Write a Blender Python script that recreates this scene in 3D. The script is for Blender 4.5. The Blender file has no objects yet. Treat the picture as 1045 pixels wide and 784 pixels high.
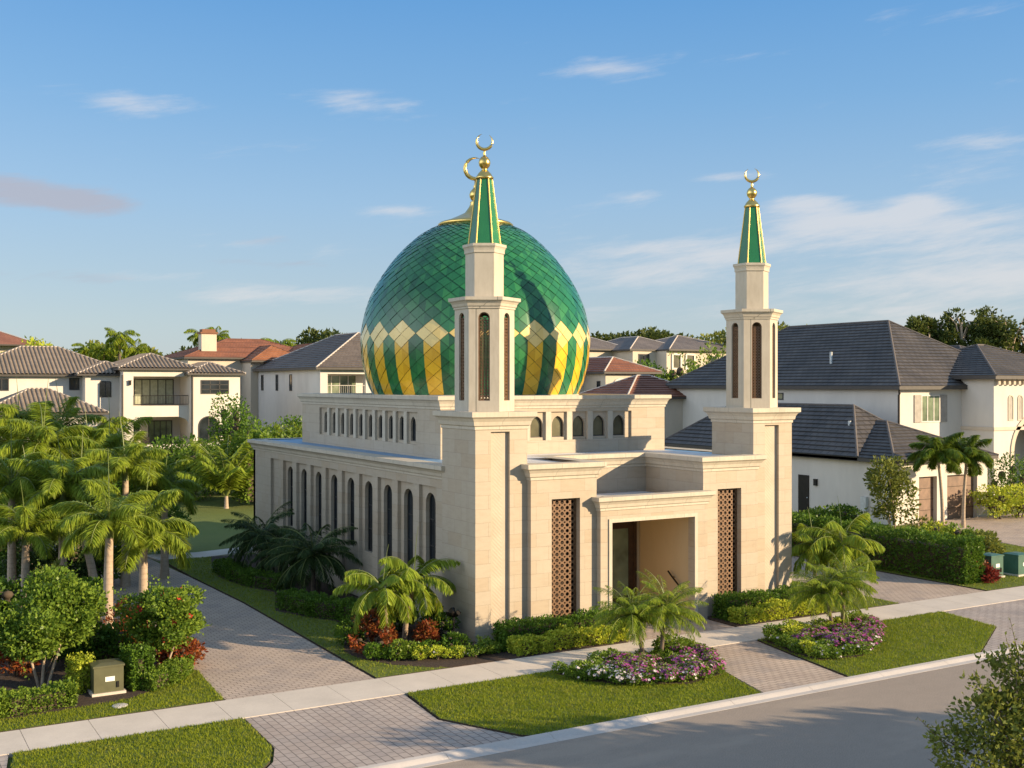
import bpy, math, random
import numpy as np
from math import sin, cos, pi, radians, sqrt, atan2
from mathutils import Vector, Matrix

SC = bpy.context.scene
COL = SC.collection
rng = np.random.default_rng(7)
random.seed(7)

# ------------------------------------------------------------------ view frame
CX, CY, CH = -18.39, -33.82, 9.0
YAW = radians(30.4)
F0 = (sin(YAW), cos(YAW)); R0 = (cos(YAW), -sin(YAW))

def sstep(a, b, t):
    t = max(0., min(1., (t-a)/(b-a))); return t*t*(3-2*t)

def terrain(x, y):
    """gentle rise of the land far behind the mosque"""
    d = (x-CX)*F0[0]+(y-CY)*F0[1]
    return 2.9*sstep(90, 112, d)+2.6*sstep(112, 175, d)

# ------------------------------------------------------------------ tagging
def tag(o, label=None, cat=None, group=None, kind=None):
    if label: o['label'] = label
    if cat: o['category'] = cat
    if group: o['group'] = group
    if kind: o['kind'] = kind
    return o

def thing(name, label, cat, loc=(0, 0, 0), group=None):
    o = bpy.data.objects.new(name, None); COL.objects.link(o)
    o.location = loc; o.empty_display_size = .5
    return tag(o, label, cat, group)

def link(name, me, parent=None, world=True):
    o = bpy.data.objects.new(name, me); COL.objects.link(o)
    if parent is not None:
        o.parent = parent
        if world:
            p = parent; off = Vector((0, 0, 0))
            while p is not None:
                off += Vector(p.location); p = p.parent
            # meshes are written in world coordinates: shift data into the parent's frame
            if off.length > 1e-9 and not me.get('shifted'):
                me.transform(Matrix.Translation(-off)); me['shifted'] = 1
    return o

# ------------------------------------------------------------------ mesh builder
class MB:
    def __init__(s): s.v = []; s.f = []; s.m = []; s.uv = []; s.sm = []
    def face(s, pts, m=0, uv=None, smooth=False):
        i = len(s.v); s.v.extend([tuple(p) for p in pts])
        s.f.append(tuple(range(i, i+len(pts)))); s.m.append(m); s.uv.append(uv); s.sm.append(smooth)
    def grid(s, rows, m=0, smooth=True, closed=False):
        n = len(rows[0]); b = len(s.v)
        for r in rows: s.v.extend([tuple(p) for p in r])
        for j in range(len(rows)-1):
            for i in range(n if closed else n-1):
                k = (i+1) % n
                s.f.append((b+j*n+i, b+j*n+k, b+(j+1)*n+k, b+(j+1)*n+i)); s.m.append(m); s.uv.append(None); s.sm.append(smooth)
    def box(s, x0, y0, z0, x1, y1, z1, m=0, skip=''):
        P = [(x0,y0,z0),(x1,y0,z0),(x1,y1,z0),(x0,y1,z0),(x0,y0,z1),(x1,y0,z1),(x1,y1,z1),(x0,y1,z1)]
        for key, q in (('b',(3,2,1,0)),('t',(4,5,6,7)),('f',(0,1,5,4)),('r',(1,2,6,5)),('k',(2,3,7,6)),('l',(3,0,4,7))):
            if key not in skip: s.face([P[i] for i in q], m)
    def prism(s, poly, z0, z1, m=0, mside=None, bottom=False):
        n = len(poly)
        s.face([(p[0],p[1],z1) for p in poly], m)
        if bottom: s.face([(p[0],p[1],z0) for p in reversed(poly)], m)
        for i in range(n):
            a, b = poly[i], poly[(i+1) % n]
            s.face([(a[0],a[1],z0),(b[0],b[1],z0),(b[0],b[1],z1),(a[0],a[1],z1)], m if mside is None else mside)
    def lathe(s, prof, c=(0,0), n=24, m=0, smooth=True, a0=0):
        rows = [[(c[0]+r*cos(a0+2*pi*i/n), c[1]+r*sin(a0+2*pi*i/n), z) for i in range(n)] for r, z in prof]
        s.grid(rows, m, smooth, True)
    def tube(s, pts, rad, n=6, m=0, smooth=True, cap=True):
        pts = [Vector(p) for p in pts]; rows = []
        for i, p in enumerate(pts):
            t = (pts[min(i+1, len(pts)-1)]-pts[max(i-1, 0)]).normalized()
            a = Vector((0,0,1)) if abs(t.z) < .9 else Vector((1,0,0))
            u = t.cross(a).normalized(); w = t.cross(u)
            r = rad[i] if hasattr(rad, '__len__') else rad
            rows.append([p+u*(r*cos(2*pi*k/n))+w*(r*sin(2*pi*k/n)) for k in range(n)])
        s.grid(rows, m, smooth, True)
        if cap:
            s.face(rows[0][::-1], m); s.face(rows[-1], m)
    def build(s, name, mats, parent=None, world=True):
        me = bpy.data.meshes.new(name)
        me.from_pydata(s.v, [], s.f)
        if not isinstance(mats, (list, tuple)): mats = [mats]
        for mt in mats: me.materials.append(mt)
        me.polygons.foreach_set('material_index', s.m)
        me.polygons.foreach_set('use_smooth', s.sm)
        if any(u is not None for u in s.uv):
            lay = me.uv_layers.new(name='UVMap'); k = 0
            buf = np.zeros((sum(len(f) for f in s.f), 2))
            for f, u in zip(s.f, s.uv):
                if u is not None: buf[k:k+len(f)] = u
                k += len(f)
            lay.data.foreach_set('uv', buf.ravel())
        me.update()
        return link(name, me, parent, world)

def np_mesh(name, V, F, mats, midx=None, smooth=False):
    V = np.asarray(V, dtype=np.float32); F = np.asarray(F, dtype=np.int32)
    me = bpy.data.meshes.new(name); k = F.shape[1]
    me.vertices.add(len(V)); me.vertices.foreach_set('co', V.ravel())
    me.loops.add(F.size); me.loops.foreach_set('vertex_index', F.ravel())
    me.polygons.add(len(F)); me.polygons.foreach_set('loop_start', np.arange(0, F.size, k, dtype=np.int32))
    if not isinstance(mats, (list, tuple)): mats = [mats]
    for mt in mats: me.materials.append(mt)
    if midx is not None: me.polygons.foreach_set('material_index', np.asarray(midx, dtype=np.int32))
    if smooth: me.polygons.foreach_set('use_smooth', np.ones(len(F), dtype=bool))
    me.update(calc_edges=True); me.validate()
    return me

# ------------------------------------------------------------------ materials
class NT:
    def __init__(s, name):
        s.mat = bpy.data.materials.new(name); s.mat.use_nodes = True
        s.t = s.mat.node_tree; s.b = s.t.nodes['Principled BSDF']; s.out = s.t.nodes['Material Output']
    def n(s, typ, ins=None, **kw):
        nd = s.t.nodes.new(typ)
        for k, v in kw.items(): setattr(nd, k, v)
        for k, v in (ins or {}).items():
            if isinstance(v, bpy.types.NodeSocket): s.t.links.new(v, nd.inputs[k])
            else: nd.inputs[k].default_value = v
        return nd
    def set(s, **kw):
        for k, v in kw.items():
            k = k.replace('_', ' ')
            if isinstance(v, bpy.types.NodeSocket): s.t.links.new(v, s.b.inputs[k])
            else: s.b.inputs[k].default_value = v
    def mix(s, f, a, b, mode='MIX'):
        nd = s.t.nodes.new('ShaderNodeMix'); nd.data_type = 'RGBA'; nd.blend_type = mode
        for idx, v in ((0, f), (6, a), (7, b)):
            if isinstance(v, bpy.types.NodeSocket): s.t.links.new(v, nd.inputs[idx])
            elif idx == 0: nd.inputs[0].default_value = v
            else: nd.inputs[idx].default_value = (*v, 1) if len(v) == 3 else v
        return nd.outputs[2]
    def ramp(s, f, stops):
        nd = s.t.nodes.new('ShaderNodeValToRGB'); s.t.links.new(f, nd.inputs[0])
        e = nd.color_ramp.elements
        while len(e) < len(stops): e.new(.5)
        for el, (p, c) in zip(e, stops):
            el.position = p; el.color = (*c, 1) if len(c) == 3 else c
        return nd.outputs[0]
    def math(s, op, a, b=0.):
        nd = s.t.nodes.new('ShaderNodeMath'); nd.operation = op
        for i, v in enumerate((a, b)):
            if isinstance(v, bpy.types.NodeSocket): s.t.links.new(v, nd.inputs[i])
            else: nd.inputs[i].default_value = v
        return nd.outputs[0]
    def noise(s, scale, vec=None, detail=4, rough=.6, w=None):
        nd = s.n('ShaderNodeTexNoise', {'Scale': scale, 'Detail': detail, 'Roughness': rough})
        if vec is not None: s.t.links.new(vec, nd.inputs['Vector'])
        return nd.outputs['Fac']
    def pos(s): return s.n('ShaderNodeNewGeometry').outputs['Position']
    def bump(s, h, strength=.3, dist=.02):
        nd = s.n('ShaderNodeBump', {'Height': h, 'Strength': strength, 'Distance': dist})
        s.t.links.new(nd.outputs[0], s.b.inputs['Normal']); return nd
    def rnd(s): return s.n('ShaderNodeNewGeometry').outputs['Random Per Island']

def simple(name, col, rough=.6, metal=0., noise=.12, nscale=3., bump=0., bscale=30.):
    M = NT(name); p = M.pos()
    nz = M.noise(nscale, p)
    c2 = tuple(max(0, c*(1-noise*1.6)) for c in col); c1 = tuple(min(1, c*(1+noise)) for c in col)
    M.set(Base_Color=M.ramp(nz, [(.3, c2), (.7, c1)]), Roughness=rough, Metallic=metal)
    if bump: M.bump(M.noise(bscale, p), bump, .02)
    return M.mat

def wallcoord(M):
    """(x+y, z) in metres: works on every axis aligned wall"""
    sp = M.n('ShaderNodeSeparateXYZ', {0: M.pos()})
    u = M.math('ADD', sp.outputs[0], sp.outputs[1])
    return M.n('ShaderNodeCombineXYZ', {0: u, 1: sp.outputs[2], 2: 0.}).outputs[0]

def brick(M, vec, c1, c2, mortar, w, h, gap, bias=0., smooth=.1, off=.5):
    b = M.n('ShaderNodeTexBrick', {'Color1': (*c1, 1), 'Color2': (*c2, 1), 'Mortar': (*mortar, 1), 'Scale': 1., 'Mortar Size': gap,
            'Mortar Smooth': smooth, 'Bias': bias, 'Brick Width': w, 'Row Height': h, 'Vector': vec})
    b.offset = off
    return b

def mk_stone():
    M = NT('travertine_blocks'); v = wallcoord(M); p = M.pos()
    b = brick(M, v, (.388,.336,.256), (.335,.275,.195), (.215,.175,.13), 1.02, .47, .007, bias=-.45)
    b3 = brick(M, v, (1,1,1), (.68,.57,.43), (1,1,1), 1.02, .47, .0, bias=-.52)
    c = M.mix(1., b.outputs['Color'], b3.outputs['Color'], 'MULTIPLY')
    vein = M.noise(2.2, M.n('ShaderNodeMapping', {'Vector': p, 'Scale': (1, 1, 3.5)}).outputs[0], 7, .65)
    c = M.mix(.26, c, M.ramp(vein, [(.3, (.30,.235,.165)), (.52, (.45,.375,.282)), (.75, (.52,.45,.355))]))
    b4 = brick(M, v, (1,1,1), (1.16,1.15,1.14), (1,1,1), 1.02, .47, .0, bias=-.35, off=.5); b4.offset_frequency = 2
    c = M.mix(1., c, b4.outputs['Color'], 'MULTIPLY')
    strk = M.ramp(M.noise(2.6, M.n('ShaderNodeMapping', {'Vector': p, 'Scale': (1, 1, .07)}).outputs[0], 5, .65), [(.56, (0,0,0)), (.74, (1,1,1))])
    c = M.mix(M.math('MULTIPLY', strk, .30), c, (.25,.205,.155))
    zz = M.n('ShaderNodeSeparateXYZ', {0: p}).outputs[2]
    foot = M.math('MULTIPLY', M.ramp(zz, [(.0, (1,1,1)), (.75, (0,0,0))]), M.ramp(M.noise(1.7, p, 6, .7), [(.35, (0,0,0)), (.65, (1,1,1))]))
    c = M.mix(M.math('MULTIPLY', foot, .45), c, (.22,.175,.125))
    st = M.noise(.35, p, 3); c = M.mix(.22, c, M.ramp(st, [(.3, (.37,.30,.22)), (.7, (.48,.41,.325))]))
    M.set(Base_Color=c, Roughness=.62)
    h = M.math('ADD', M.math('MULTIPLY', b.outputs['Fac'], -1.), M.math('MULTIPLY', M.noise(22, p, 5), .35))
    M.bump(h, .35, .012); return M.mat

def mk_trim():
    M = NT('cast_stone_trim'); p = M.pos()
    st = M.noise(.9, p, 6); fine = M.noise(9, M.n('ShaderNodeMapping', {'Vector': p, 'Scale': (1, 1, .25)}).outputs[0], 4)
    c = M.mix(.35, M.ramp(st, [(.28, (0.421,0.367,0.285)), (.7, (0.519,0.465,0.370))]), M.ramp(fine, [(.3, (0.386,0.337,0.259)), (.6, (0.519,0.469,0.378))]))
    strk = M.ramp(M.noise(2.1, M.n('ShaderNodeMapping', {'Vector': p, 'Scale': (1, 1, .10)}).outputs[0], 5, .65), [(.55, (0,0,0)), (.72, (1,1,1))])
    c = M.mix(M.math('MULTIPLY', strk, .28), c, (.26,.215,.165))
    v = wallcoord(M); b = brick(M, v, (1,1,1), (1,1,1), (0.506,0.528,0.534), 1.8, 50., .008)
    c = M.mix(1., c, b.outputs['Color'], 'MULTIPLY')
    M.set(Base_Color=c, Roughness=.65); M.bump(M.noise(28, p, 4), .12, .01); return M.mat

def mk_chevron():
    M = NT('carved_chevron_stone'); p = M.pos()
    sp = M.n('ShaderNodeSeparateXYZ', {0: p})
    d = M.math('ADD', M.math('PINGPONG', sp.outputs[0], .37), sp.outputs[2])
    w = M.math('PINGPONG', d, .07)
    c = M.ramp(M.noise(1.2, p, 5), [(.3, (0.402,0.335,0.251)), (.7, (0.483,0.413,0.318))])
    M.set(Base_Color=c, Roughness=.65); M.bump(M.math('MULTIPLY', w, 14), .22, .015); return M.mat

def mk_stucco(name, col, rough=.8):
    M = NT(name); p = M.pos()
    st = M.noise(.5, M.n('ShaderNodeMapping', {'Vector': p, 'Scale': (1, 1, .4)}).outputs[0], 5)
    a = tuple(c*.88 for c in col); b = tuple(min(1, c*1.05) for c in col)
    M.set(Base_Color=M.ramp(st, [(.3, a), (.65, b)]), Roughness=rough); M.bump(M.noise(40, p, 3), .2, .006); return M.mat

def mk_roof(name, c1, c2, w, h, rough=.7, gap=.02, noise=.4):
    """courses of tiles in the roof plane's own metres (uv)"""
    M = NT(name); uv = M.n('ShaderNodeTexCoord').outputs['UV']
    b = brick(M, uv, c1, c2, tuple(c*.45 for c in c1), w, h, gap, smooth=.4)
    st = M.noise(.5, M.pos(), 5)
    c = M.mix(noise, b.outputs['Color'], M.ramp(st, [(.3, tuple(c*.6 for c in c1)), (.7, tuple(min(1, c*1.25) for c in c2))]))
    M.set(Base_Color=c, Roughness=rough)
    sp = M.n('ShaderNodeSeparateXYZ', {0: uv})
    saw = M.math('FRACT', M.math('DIVIDE', sp.outputs[1], h))
    M.bump(M.math('ADD', M.math('MULTIPLY', saw, -.4), M.math('MULTIPLY', b.outputs['Fac'], -.5)), .6, .04); return M.mat

def mk_pavers(name, c1, c2, c3, w=.3, h=.2, rot=0.):
    M = NT(name); p = M.pos()
    v = M.n('ShaderNodeMapping', {'Vector': p, 'Rotation': (0, 0, rot)}).outputs[0]
    b = brick(M, v, c1, c2, tuple(c*.38 for c in c1), w, h, .012)
    b2 = brick(M, v, (0,0,0), (1,1,1), (0,0,0), w, h, .012, bias=.1); b2.offset = .5
    wn = M.n('ShaderNodeTexWhiteNoise', {'Vector': M.n('ShaderNodeVectorMath', {0: v, 1: (w*2, h*2, 1)}, operation='SNAP').outputs[0]})
    c = M.mix(.65, b.outputs['Color'], M.ramp(wn.outputs['Value'], [(0, c1), (.5, c2), (1, c3)]))
    c = M.mix(.35, c, M.ramp(M.noise(.5, p, 5), [(.3, tuple(k*.7 for k in c1)), (.7, tuple(min(1, k*1.25) for k in c2))]))
    jo = M.mix(b.outputs['Fac'], c, tuple(k*.42 for k in c1))
    M.set(Base_Color=jo, Roughness=.8)
    M.bump(M.math('ADD', M.math('MULTIPLY', b.outputs['Fac'], -1.), M.math('MULTIPLY', M.noise(30, p, 3), .3)), .5, .012); return M.mat

def mk_asphalt():
    M = NT('asphalt'); p = M.pos()
    a = M.noise(.18, p, 4); f = M.noise(35, p, 3, .8); g = M.noise(2.5, p, 6, .7)
    c = M.mix(.5, M.ramp(a, [(.3, (0.226,0.187,0.150)), (.7, (0.294,0.243,0.196))]), M.ramp(g, [(.3, (0.203,0.168,0.136)), (.7, (0.316,0.260,0.211))]))
    c = M.mix(.5, c, M.ramp(f, [(.35, (0.102,0.085,0.069)), (.65, (0.475,0.395,0.318))]))
    c = M.mix(M.math('MULTIPLY', M.ramp(M.noise(.55, M.n('ShaderNodeMapping', {'Vector': p, 'Scale': (.25,1,1)}).outputs[0], 5, .65), [(.52, (0,0,0)), (.62, (1,1,1))]), .35), c, (0.384,0.315,0.245))
    sp_ = M.n('ShaderNodeTexVoronoi', {'Vector': p, 'Scale': .33}); c = M.mix(M.math('MULTIPLY', M.math('LESS_THAN', sp_.outputs['Distance'], .045), M.math('GREATER_THAN', M.noise(.6, p, 2), .55)), c, (0.034,0.028,0.023))
    M.set(Base_Color=c, Roughness=.85); M.bump(f, .35, .008); return M.mat

def mk_concrete(name, col=(.60,.53,.445)):
    M = NT(name); p = M.pos()
    a = M.noise(.7, p, 6, .65); f = M.noise(25, p, 3)
    c = M.mix(.4, M.ramp(a, [(.3, tuple(k*.8 for k in col)), (.7, tuple(k*1.1 for k in col))]), M.ramp(f, [(.3, tuple(k*.82 for k in col)), (.7, tuple(k*1.1 for k in col))]))
    M.set(Base_Color=c, Roughness=.8); M.bump(f, .15, .006); return M.mat

def mk_grassbase():
    M = NT('turf'); p = M.pos()
    a = M.noise(.8, p, 5); f = M.noise(18, p, 4, .75); big = M.noise(.12, p, 3)
    c = M.mix(.5, M.ramp(a, [(.3, (.10,.135,.014)), (.7, (.16,.19,.02))]), M.ramp(f, [(.3, (.05,.075,.010)), (.7, (.17,.20,.025))]))
    c = M.mix(.3, c, M.ramp(big, [(.35, (.05,.10,.014)), (.65, (.10,.13,.03))]))
    M.set(Base_Color=c, Roughness=.9); M.bump(f, .6, .05); return M.mat

def mk_leaf(name, stops, trans=.3, rough=.5, tcol=None, spec=.16, patch=None):
    M = NT(name); r = M.rnd()
    c = M.ramp(r, stops)
    if patch: c = M.mix(M.math('MULTIPLY', M.ramp(M.noise(1.1, M.pos(), 6, .7), [(.5, (0,0,0)), (.68, (1,1,1))]), .55), c, patch[0]); c = M.mix(M.math('MULTIPLY', M.ramp(M.noise(.7, M.n('ShaderNodeMapping', {'Vector': M.pos(), 'Location': (9,4,0)}).outputs[0], 5, .7), [(.5, (0,0,0)), (.66, (1,1,1))]), .5), c, patch[1])
    c = M.mix(.3, c, M.ramp(M.noise(.8, M.pos(), 3), [(.3, stops[0][1]), (.7, stops[-1][1])]))
    M.set(Base_Color=c, Roughness=rough); M.b.inputs['Specular IOR Level'].default_value = spec
    tr = M.n('ShaderNodeBsdfTranslucent', {'Color': M.mix(.5, c, tcol or (.25,.30,.03), 'MIX')})
    mx = M.n('ShaderNodeMixShader', {0: trans, 1: M.b.outputs[0], 2: tr.outputs[0]})
    M.t.links.new(mx.outputs[0], M.out.inputs['Surface']); return M.mat

def mk_glass(name, col=(.015,.02,.025), rough=.06):
    M = NT(name); p = M.pos()
    M.set(Base_Color=M.ramp(M.noise(.7, p, 3), [(.35, tuple(c*.6 for c in col)), (.7, tuple(c*1.6 for c in col))]), Roughness=rough)
    M.b.inputs['Specular IOR Level'].default_value = .7
    M.bump(M.noise(1.3, p, 2), .03, .05); return M.mat

def mk_tile(name, stops, rough, metal=0., coat=0.):
    M = NT(name); c = M.ramp(M.rnd(), stops)
    c = M.mix(.25, c, M.ramp(M.noise(1.5, M.pos(), 5), [(.3, stops[0][1]), (.7, stops[-1][1])]))
    M.set(Base_Color=c, Roughness=rough, Metallic=metal, Coat_Weight=coat, Coat_Roughness=.12)
    M.bump(M.noise(3., M.pos(), 3), .05, .03); return M.mat

def mk_bark(name, c1, c2, ring=9.):
    M = NT(name); p = M.pos(); sp = M.n('ShaderNodeSeparateXYZ', {0: M.n('ShaderNodeTexCoord').outputs['Object']})
    z = M.math('FRACT', M.math('ADD', M.math('MULTIPLY', sp.outputs[2], ring), M.math('MULTIPLY', M.noise(4, p, 3), .6)))
    c = M.mix(.6, M.ramp(z, [(0, c2), (.25, c1), (1, c1)]), M.ramp(M.noise(7, p, 5), [(.3, c2), (.7, c1)]))
    M.set(Base_Color=c, Roughness=.85); M.bump(z, .4, .03); return M.mat

m = {}
m['stone'] = mk_stone(); m['trim'] = mk_trim(); m['chev'] = mk_chevron()
m['portal_wall'] = mk_stucco('porch_plaster', (.56,.44,.265))
m['sky_tint_membrane'] = simple('sky_tint_roof', (.16,.30,.46), .5, noise=.15, nscale=2)  # sky reflection on the shaded white roof, put into the colour
m['membrane'] = simple('roof_membrane', (.62,.63,.64), .55, noise=.1, nscale=1.5)
m['green'] = mk_tile('green_glazed_tile', [(0,(.006,.075,.030)),(.35,(.010,.115,.042)),(.7,(.016,.15,.05)),(1,(.032,.19,.055))], .27, 0, .25)
m['gold_tile'] = mk_tile('gold_tile', [(0,(.62,.33,.014)),(.5,(.74,.42,.018)),(1,(.82,.49,.03))], .3, .08, .4)
m['pale_gold'] = mk_tile('pale_gold_tile', [(0,(.70,.49,.13)),(1,(.80,.60,.22))], .28, .08, .4)
m['gold'] = simple('gold_leaf', (.80,.56,.18), .28, 1., noise=.1)
m['edge_gold'] = simple('gilded_edge', (.62,.42,.12), .35, .6, noise=.1)
m['shell'] = simple('dome_shell', (.012,.05,.03), .7)
m['bronze'] = simple('bronze_screen', (.165,.092,.047), .5, .2, noise=.2, nscale=6)
m['void'] = simple('dark_backing', (.035,.022,.014), .8)
m['wood'] = simple('dark_wood', (.055,.028,.014), .45, noise=.25, nscale=5)
m['darkmetal'] = simple('dark_metal', (.03,.027,.024), .4, .6)
m['dframe'] = simple('dark_window_frame', (.035,.032,.03), .5)
m['wframe'] = simple('pale_window_frame', (.62,.58,.52), .5)
m['glass'] = mk_glass('dark_glass'); m['gglass'] = mk_glass('greenish_glass', (.15,.19,.12), .08)
m['amberglass'] = mk_glass('leaded_glass', (.085,.08,.045), .2)
m['white'] = mk_stucco('white_stucco', (.60,.565,.505)); m['cream'] = mk_stucco('cream_stucco', (.55,.475,.375))
m['greyst'] = mk_stucco('pale_grey_stucco', (.58,.55,.51))
m['rtaupe'] = mk_roof('taupe_barrel_tile', (.205,.16,.115), (.26,.205,.15), 5., .42, gap=.015)
m['rslate'] = mk_roof('slate_roof_tile', (.058,.053,.050), (.105,.092,.082), .6, .46, .6, .075)
m['rgrey'] = mk_roof('grey_roof_tile', (.11,.093,.083), (.16,.135,.118), .4, .36)
m['rorange'] = mk_roof('terracotta_tile', (.27,.105,.045), (.35,.15,.07), .5, .45)
m['rred'] = mk_roof('red_brown_tile', (.21,.082,.048), (.27,.115,.068), .35, .4)
m['mortar'] = simple('ridge_mortar', (.50,.44,.38), .8)
m['darkridge'] = simple('ridge_cap_slate', (.12,.105,.095), .8)
m['fascia'] = simple('dark_fascia', (.06,.052,.045), .6)
m['paver'] = mk_pavers('tan_pavers', (.40,.315,.25), (.50,.40,.315), (.29,.25,.23))
m['paver2'] = mk_pavers('grey_pavers', (.29,.25,.23), (.42,.355,.305), (.34,.265,.215), .34, .24, radians(90))
m['asphalt'] = mk_asphalt(); m['concrete'] = mk_concrete('concrete'); m['kerbc'] = mk_concrete('kerb_concrete', (.50,.46,.42))
m['turf'] = mk_grassbase(); m['soil'] = simple('soil_edge', (.045,.032,.02), .95, bump=.4)
m['mulch'] = simple('mulch', (.055,.034,.022), .95, noise=.5, nscale=14, bump=.8, bscale=40)
G = lambda *s: [(i/(len(s)-1), c) for i, c in enumerate(s)]
m['grass'] = mk_leaf('grass_blades', G((0.142,0.194,0.009),(0.218,0.270,0.014),(0.294,0.326,0.027)), .35, .55, (.22,.30,.03), patch=((.30,.26,.06),(.06,.105,.012)))
m['palm'] = mk_leaf('palm_leaflets', G((0.105,0.188,0.019),(0.198,0.293,0.026),(0.350,0.410,0.041)), .35, .42, (.32,.34,.03))
m['palmy'] = mk_leaf('golden_palm_leaflets', G((0.151,0.244,0.025),(0.269,0.372,0.036),(0.376,0.457,0.060)), .4, .42, (.40,.38,.03))
m['palmb'] = mk_leaf('green_palm_leaflets', G((.06,.12,.014),(.11,.18,.02),(.17,.24,.03)), .35, .42, (.28,.34,.03))
m['palm_shade'] = mk_leaf('shaded_palm_leaflets', G((0.022,0.046,0.015),(0.039,0.072,0.020),(0.055,0.094,0.022)), .25, .45, (.12,.18,.03))  # darker copy of the palm leaflets, shade put into the colour
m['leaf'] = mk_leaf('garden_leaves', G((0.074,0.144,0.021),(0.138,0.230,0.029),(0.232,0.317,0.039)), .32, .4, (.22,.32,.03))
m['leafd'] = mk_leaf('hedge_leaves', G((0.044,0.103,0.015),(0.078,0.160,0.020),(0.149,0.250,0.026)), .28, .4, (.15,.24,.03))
m['leafy'] = mk_leaf('yellow_green_leaves', G((0.211,0.312,0.028),(0.423,0.504,0.038),(0.675,0.696,0.088)), .3, .45, (.40,.38,.03))
m['leaft'] = mk_leaf('tree_leaves', G((0.040,0.062,0.017),(0.066,0.094,0.022),(0.106,0.126,0.026)), .25, .55, (.18,.22,.04))
m['leafo'] = mk_leaf('olive_leaves', G((0.090,0.120,0.023),(0.158,0.190,0.033),(0.238,0.259,0.050)), .25, .5, (.25,.24,.04))
m['croton'] = mk_leaf('croton_leaves', G((0.150,0.027,0.018),(0.285,0.053,0.022),(0.390,0.128,0.030),(0.105,0.075,0.022)), .25, .4, (.40,.10,.03))
m['red_leaf'] = mk_leaf('red_leaves', G((.12,.02,.015),(.25,.04,.03)), .25, .4, (.4,.08,.05))
m['pink'] = mk_leaf('purple_petals', G((.30,.03,.22),(.42,.07,.32),(.55,.20,.45)), .3, .5, (.7,.3,.6))
m['wpetal'] = mk_leaf('white_petals', G((.70,.62,.62),(.80,.72,.74)), .3, .5, (.9,.8,.8))
m['redpetal'] = mk_leaf('red_petals', G((.55,.03,.03),(.70,.07,.06)), .3, .5, (.8,.1,.1))
m['twig'] = simple('twigs', (.075,.055,.035), .9)
m['bark'] = mk_bark('palm_bark', (.36,.27,.19), (.20,.145,.10)); m['barkd'] = mk_bark('tree_bark', (.16,.12,.085), (.07,.05,.035), 2.)
m['barkp'] = mk_bark('pale_stem', (.46,.36,.26), (.28,.21,.15), 5.)
m['shaft'] = simple('crownshaft', (.16,.20,.05), .5)
m['boxg'] = simple('olive_painted_steel', (.10,.10,.05), .45, noise=.1); m['boxg2'] = simple('green_painted_steel', (.045,.12,.085), .45, noise=.1)
m['label'] = simple('white_label', (.75,.74,.70), .5, noise=.03); m['paleg'] = simple('pale_plastic', (.55,.57,.55), .5)
m['garage'] = simple('garage_wood', (.20,.125,.085), .5, noise=.2, nscale=2)
m['shutter'] = simple('grey_shutter', (.33,.30,.26), .6)
m['curtain'] = simple('pale_curtain', (.42,.45,.33), .8)

# ------------------------------------------------------------------ world, sun, camera
SUN_AZ = radians(180-41.0); SUN_EL = radians(17.0)       # azimuth clockwise from +Y
w = bpy.data.worlds.new('World'); SC.world = w; w.use_nodes = True
wt = w.node_tree; wn = wt.nodes; wl = wt.links
bg = wn['Background']
sky = wn.new('ShaderNodeTexSky'); sky.sky_type = 'NISHITA'; sky.sun_disc = False
sky.sun_elevation = SUN_EL; sky.sun_rotation = SUN_AZ; sky.altitude = 0; sky.air_density = 1.0; sky.dust_density = .35; sky.ozone_density = 2.2
def wmath(op, a, b=0., c=None):
    nd = wn.new('ShaderNodeMath'); nd.operation = op
    for i, v in enumerate((a, b) if c is None else (a, b, c)):
        if isinstance(v, bpy.types.NodeSocket): wl.new(v, nd.inputs[i])
        else: nd.inputs[i].default_value = v
    return nd.outputs[0]
tc = wn.new('ShaderNodeTexCoord'); sep = wn.new('ShaderNodeSeparateXYZ'); wl.new(tc.outputs['Generated'], sep.inputs[0])
az = wmath('ARCTAN2', sep.outputs[0], sep.outputs[1]); el = wmath('ARCSINE', sep.outputs[2])
def wmix(f, a, b):
    nd = wn.new('ShaderNodeMix'); nd.data_type = 'RGBA'
    for idx, v in ((0, f), (6, a), (7, b)):
        if isinstance(v, bpy.types.NodeSocket): wl.new(v, nd.inputs[idx])
        elif idx == 0: nd.inputs[0].default_value = v
        else: nd.inputs[idx].default_value = (*v, 1)
    return nd.outputs[2]
def cnoise(su, sv, scale, det, ox, rough=.6, tilt=0.):
    cm = wn.new('ShaderNodeCombineXYZ')
    wl.new(wmath('MULTIPLY_ADD', az, su, ox), cm.inputs[0])
    wl.new(wmath('ADD', wmath('MULTIPLY', el, sv), wmath('MULTIPLY', az, tilt)), cm.inputs[1]); cm.inputs[2].default_value = ox*1.7
    nz = wn.new('ShaderNodeTexNoise'); nz.inputs['Scale'].default_value = scale; nz.inputs['Detail'].default_value = det; nz.inputs['Roughness'].default_value = rough
    nz.inputs['Distortion'].default_value = .35
    wl.new(cm.outputs[0], nz.inputs['Vector']); return nz.outputs['Fac']
n1 = cnoise(1., 5.5, 5., 8, 3.1, .62, -.6); n2 = cnoise(1., 6., 15., 7, 9.3, .68, -.8)
texv = wmath('ADD', wmath('MULTIPLY', n1, .62), wmath('MULTIPLY', n2, .38))
def patch(a0, e0, sa, se, amp):
    """a cloud patch or added sky glow at a compass bearing and elevation (degrees)"""
    da = wmath('DIVIDE', wmath('SUBTRACT', az, radians(a0)), radians(sa)); de = wmath('DIVIDE', wmath('SUBTRACT', el, radians(e0)), radians(se))
    q = wmath('ADD', wmath('MULTIPLY', da, da), wmath('MULTIPLY', de, de))
    return wmath('MULTIPLY', wmath('POWER', 2.718, wmath('MULTIPLY', q, -1.)), amp)
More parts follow.
